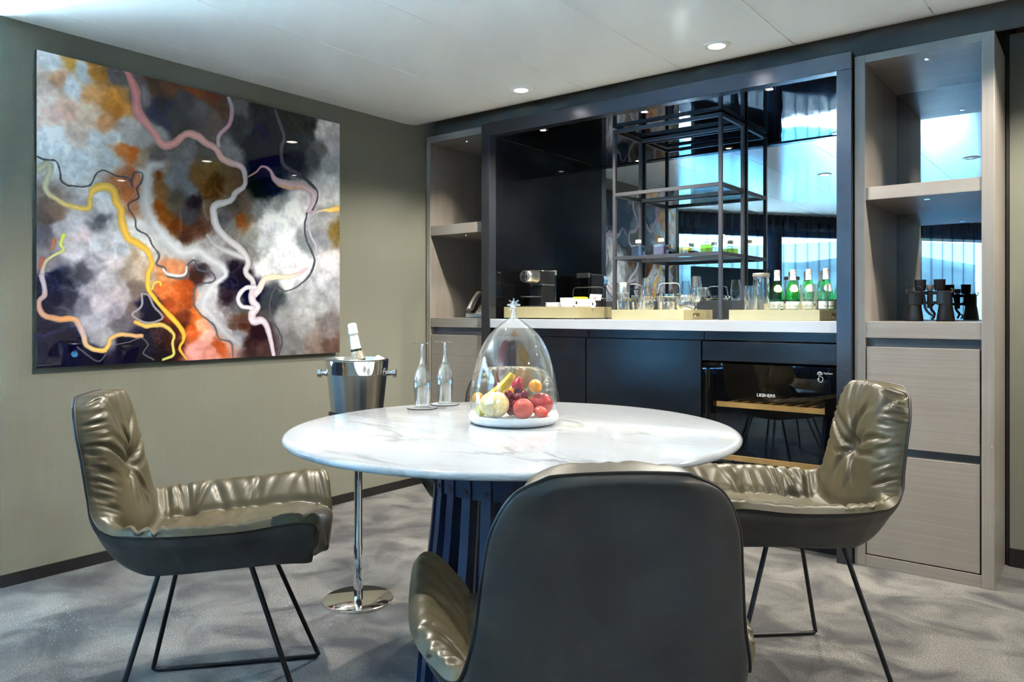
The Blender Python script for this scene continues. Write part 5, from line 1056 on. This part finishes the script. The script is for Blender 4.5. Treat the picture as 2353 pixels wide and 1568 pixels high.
# ================================================================ CHAMPAGNE STAND
SP = (-2.150, 1.842)
def champagne():
    t = thing('bucket_stand', 'chrome pole stand with a round polished base behind the table', 'stand', (SP[0], SP[1], 0))
    P('base', MB().lathe([(0.0, 0.0005), (0.127, 0.0005), (0.127, 0.008), (0.124, 0.010), (0.0, 0.010)], 72), 'base_plate', t)
    P('pole', MB().lathe([(0.0165, 0.0102), (0.0165, 0.20), (0.0145, 0.205), (0.0145, 0.676)], 32), 'chrome', t)
    P('top_ring', MB().lathe([(0.0, 0.676), (0.100, 0.676), (0.106, 0.681), (0.106, 0.688), (0.0, 0.688)], 56), 'black_plastic', t)
    b = thing('champagne_bucket', 'steel champagne bucket with two round side knobs on the pole stand', 'bucket', (SP[0]-0.006, SP[1], 0.6885))
    prof = [(0.0, 0.0), (0.091, 0.0), (0.094, 0.003), (0.113, 0.186), (0.1145, 0.192), (0.1125, 0.194), (0.110, 0.188), (0.091, 0.008), (0.0, 0.008)]
    P('vessel', MB().lathe(prof, 80), plain('satin_steel', (0.62, 0.61, 0.59), 0.24, 1.0), b, ang=0.6)
    P('polished_band', MB().lathe([(0.1092, 0.138), (0.1098, 0.1385), (0.1142, 0.1865), (0.1138, 0.187)], 80, cap=False), 'chrome', b)
    for s in (-1, 1):
        q = RT*s
        pts = [q*0.108, q*0.118, q*0.130, q*0.1305, q*0.142]
        P('knob', MB().tube([(p.x, p.y, 0.139) for p in pts], [0.013, 0.009, 0.009, 0.0165, 0.0165], 24), 'chrome', b)
    c = thing('champagne_bottle', 'champagne bottle with white foil neck leaning in the steel bucket', 'bottle', (SP[0], SP[1], 0.70))
    prof = [(0.0, 0.0), (0.030, 0.0), (0.040, 0.004), (0.0415, 0.03), (0.0415, 0.10), (0.040, 0.13), (0.034, 0.16), (0.0265, 0.185), (0.0215, 0.205), (0.019, 0.225)]
    foil = [(0.0198, 0.216), (0.0172, 0.240), (0.0158, 0.268), (0.0155, 0.276), (0.0172, 0.279), (0.0182, 0.283), (0.0172, 0.290), (0.0165, 0.302), (0.0172, 0.308), (0.0160, 0.316), (0.010, 0.320), (0.0, 0.3205)]
    R_ = Matrix.Translation((0, 0, 0)) @ Matrix.Rotation(0.17, 4, (TV.x, TV.y, 0))
    def put(n, mb, mat):
        mb.xf(Matrix.Translation(RT*0.030+Vector((0, 0, -0.005))) @ R_ @ Matrix.Scale(1.0, 4)); return P(n, mb, mat, c)
    put('bottle_glass', MB().lathe([(r*1.0, z) for r, z in prof], 44), plain('dark_olive_glass', (0.02, 0.028, 0.014), 0.08))
    put('neck_label', MB().lathe([(0.0272, 0.186), (0.0226, 0.204), (0.0202, 0.2165)], 44, cap=False), plain('foil_collar', srgb(170, 160, 140), 0.35, 0.5, nscale=200, nvar=0.4))
    put('foil', MB().lathe([(0.0, 0.216)]+foil, 44), plain('white_foil', srgb(226, 230, 226), 0.32, 0.35, bscale=120, bstr=0.4))
    q = RT*0.068+TV*-0.030
    i = P('ice_cube', MB().box(-0.018, 0.018, -0.018, 0.018, -0.018, 0.018), plain('frosted_ice', srgb(226, 228, 224), 0.3), None, 0.006)
    i.location = (SP[0]+q.x, SP[1]+q.y, 0.6885+0.178); i.rotation_euler = (0.5, 0.4, 0.3)
    tag(i, 'pale ice cube showing at the rim of the steel champagne bucket', 'ice cube')
champagne()

# ================================================================ ABSTRACT PAINTING
def painting():
    y0, y1, z0, z1 = 1.200, 2.690, 0.831, 2.076; X = -3.292
    NY, NZ = 520, 440
    ys = np.linspace(y0, y1, NY); zs = np.linspace(z0, z1, NZ); Yg, Zg = np.meshgrid(ys, zs)
    rng = np.random.RandomState(5)
    def vnoise(res, seed):
        r = np.random.RandomState(seed); n = max(4, int(1.5*res)+3); gmat = r.rand(n, n).astype(np.float32)
        fy_ = (Yg-y0)*res; fz_ = (Zg-z0)*res; i = fy_.astype(int) % (n-1); j = fz_.astype(int) % (n-1); a = fy_-np.floor(fy_); b = fz_-np.floor(fz_)
        a = a*a*(3-2*a); b = b*b*(3-2*b)
        return (gmat[j, i]*(1-a)*(1-b)+gmat[j, i+1]*a*(1-b)+gmat[j+1, i]*(1-a)*b+gmat[j+1, i+1]*a*b)-0.5
    def fbm(res, seed, o=4):
        s = 0; w = 1; t = 0
        for k in range(o): s = s+w*vnoise(res*2**k, seed+k); t += w; w *= 0.55
        return s/t*2
    wy = Yg+0.024*fbm(6, 1)+0.020*fbm(24, 20, 5); wz = Zg+0.024*fbm(6, 40)+0.020*fbm(24, 60, 5)
    num = np.zeros((NZ, NY, 3), np.float32); den = np.zeros((NZ, NY), np.float32)
    for (py, pz, r, g, b) in PAINT_BASE:
        w = (1e-3/((wy-py)**2+(wz-pz)**2+0.014**2)).astype(np.float32)**2.6
        num += w[..., None]*np.array((r, g, b), np.float32); den += w
    img = num/den[..., None]
    img *= (1+0.16*fbm(16, 80, 5)+0.10*fbm(60, 90, 3))[..., None]
    wisp = 1-np.abs(fbm(11, 120, 5))*2.2; wisp = np.clip(wisp, 0, 1)**4; img += (26*wisp*np.clip(fbm(4, 200, 2)+0.25, 0, 1))[..., None]
    img = np.clip(122+(img-122)*1.25, 5, 248)
    sy = Yg+0.0045*fbm(22, 140, 3); sz = Zg+0.0045*fbm(22, 160, 3)
    feather = fbm(40, 180, 4)
    for pts, cols, soft in PAINT_RIBBONS:
        pp = catmull(pts, max(12, 5*len(pts))); n = len(pp)
        best = np.full((NZ, NY), 1e9, np.float32); tt = np.zeros((NZ, NY), np.float32); hw = np.full((NZ, NY), 0.01, np.float32)
        m = 0.06
        for k in range(n-1):
            p, q = pp[k], pp[k+1]
            ia, ib = np.searchsorted(ys, min(p[0], q[0])-m), np.searchsorted(ys, max(p[0], q[0])+m); ja, jb = np.searchsorted(zs, min(p[1], q[1])-m), np.searchsorted(zs, max(p[1], q[1])+m)
            if ib <= ia or jb <= ja: continue
            yy, zz = sy[ja:jb, ia:ib], sz[ja:jb, ia:ib]; d = q[:2]-p[:2]; L2 = float(d@d)+1e-12
            t = np.clip(((yy-p[0])*d[0]+(zz-p[1])*d[1])/L2, 0, 1); dist = np.hypot(yy-p[0]-t*d[0], zz-p[1]-t*d[1]); w = np.maximum(p[2]+(q[2]-p[2])*t, 0.0008)
            rel = dist/w; sub = best[ja:jb, ia:ib]; ok = rel < sub
            sub[ok] = rel[ok]; tt[ja:jb, ia:ib][ok] = (k+t[ok])/(n-1); hw[ja:jb, ia:ib][ok] = w[ok]
        cs = np.array([c[0] for c in cols]); cc = np.array([c[1] for c in cols], np.float32)
        col = np.stack([np.interp(tt, cs, cc[:, i]) for i in range(3)], -1)
        core = np.clip(1.12-0.22*best, 0.8, 1.12)[..., None]; col = col*core*(1+0.06*feather)[..., None]
        e = best+soft*0.5*feather
        al = np.clip((1+0.5*soft-e)/(0.12+soft), 0, 1); al = al*al*(3-2*al)
        if soft < 0.3:    # thin dark contour beside the bright rivers
            rim = np.exp(-((best-1.12)/0.10)**2)*0.14*(best < 2); img *= (1-rim)[..., None]
        img = img*(1-al[..., None])+col*al[..., None]
    img = np.clip(img, 4, 250)/255.0
    lin = np.where(img <= 0.04045, img/12.92, ((img+0.055)/1.055)**2.4)
    lin = np.clip(lin*PAINT_GAIN, 0, 0.95)
    me = bpy.data.meshes.new('print')
    verts = np.stack([np.full(Yg.size, X), Yg.ravel(), Zg.ravel()], 1)
    idx = np.arange(NY*NZ).reshape(NZ, NY); quads = np.stack([idx[:-1, :-1], idx[:-1, 1:], idx[1:, 1:], idx[1:, :-1]], -1).reshape(-1, 4)
    me.vertices.add(len(verts)); me.vertices.foreach_set('co', verts.ravel().astype(np.float32))
    me.loops.add(quads.size); me.loops.foreach_set('vertex_index', quads.ravel().astype(np.int32))
    me.polygons.add(len(quads)); me.polygons.foreach_set('loop_start', np.arange(0, quads.size, 4, dtype=np.int32))
    me.update(calc_edges=True); me.validate()
    ca = me.color_attributes.new('pigment', 'FLOAT_COLOR', 'POINT')
    ca.data.foreach_set('color', np.concatenate([lin.reshape(-1, 3), np.ones((NY*NZ, 1))], 1).ravel().astype(np.float32))
    m, nt, bs = new_mat('poured_pigment'); at = nt.nodes.new('ShaderNodeVertexColor'); at.layer_name = 'pigment'
    nt.links.new(at.outputs[0], bs.inputs['Base Color']); bs.inputs['Roughness'].default_value = 0.6; bs.inputs['Specular IOR Level'].default_value = 0.0
    bs.inputs['Coat Weight'].default_value = 1.0; bs.inputs['Coat Roughness'].default_value = 0.015
    me.materials.append(m)
    t = thing('painting', 'large frameless glossy abstract painting with flowing pink, grey and yellow rivers', 'painting', (X, (y0+y1)/2, z0))
    o = bpy.data.objects.new('painted_surface', me); link(o, t); o.location = (-X, -(y0+y1)/2, -z0)
    P('backing_panel', MB().box(-0.014, -0.0005, -(y1-y0)/2, (y1-y0)/2, 0, z1-z0), plain('acrylic_edge', srgb(60, 60, 62), 0.3), t, smooth=False)
    P('wall_batten', MB().box(-0.0275, -0.0145, -(y1-y0)/2+0.08, (y1-y0)/2-0.08, 0.08, z1-z0-0.08), 'black_trim', t, smooth=False)
PAINT_GAIN = 1.08
painting()

# ================================================================ SEEN ONLY IN THE MIRROR
def television():
    q = WA+WD*1.75+WN*0.50; dv = WD*1.2-WN*0.34
    t = thing('television', 'large black television on a low stand by the windows, reflected in the bar mirror', 'television', (q.x, q.y, 0), math.atan2(dv.y, dv.x))
    P('screen', MB().box(-0.61, 0.61, 0.02, 0.024, 0.84, 1.52), 'screen', t, smooth=False)
    P('housing', MB().box(-0.62, 0.62, -0.03, 0.02, 0.83, 1.53), 'black_plastic', t, 0.004, smooth=False)
    P('stand', MB().box(-0.03, 0.03, -0.03, 0.03, 0.015, 0.83).box(-0.3, 0.3, -0.15, 0.15, 0.0, 0.015), 'black_plastic', t, smooth=False)
television()
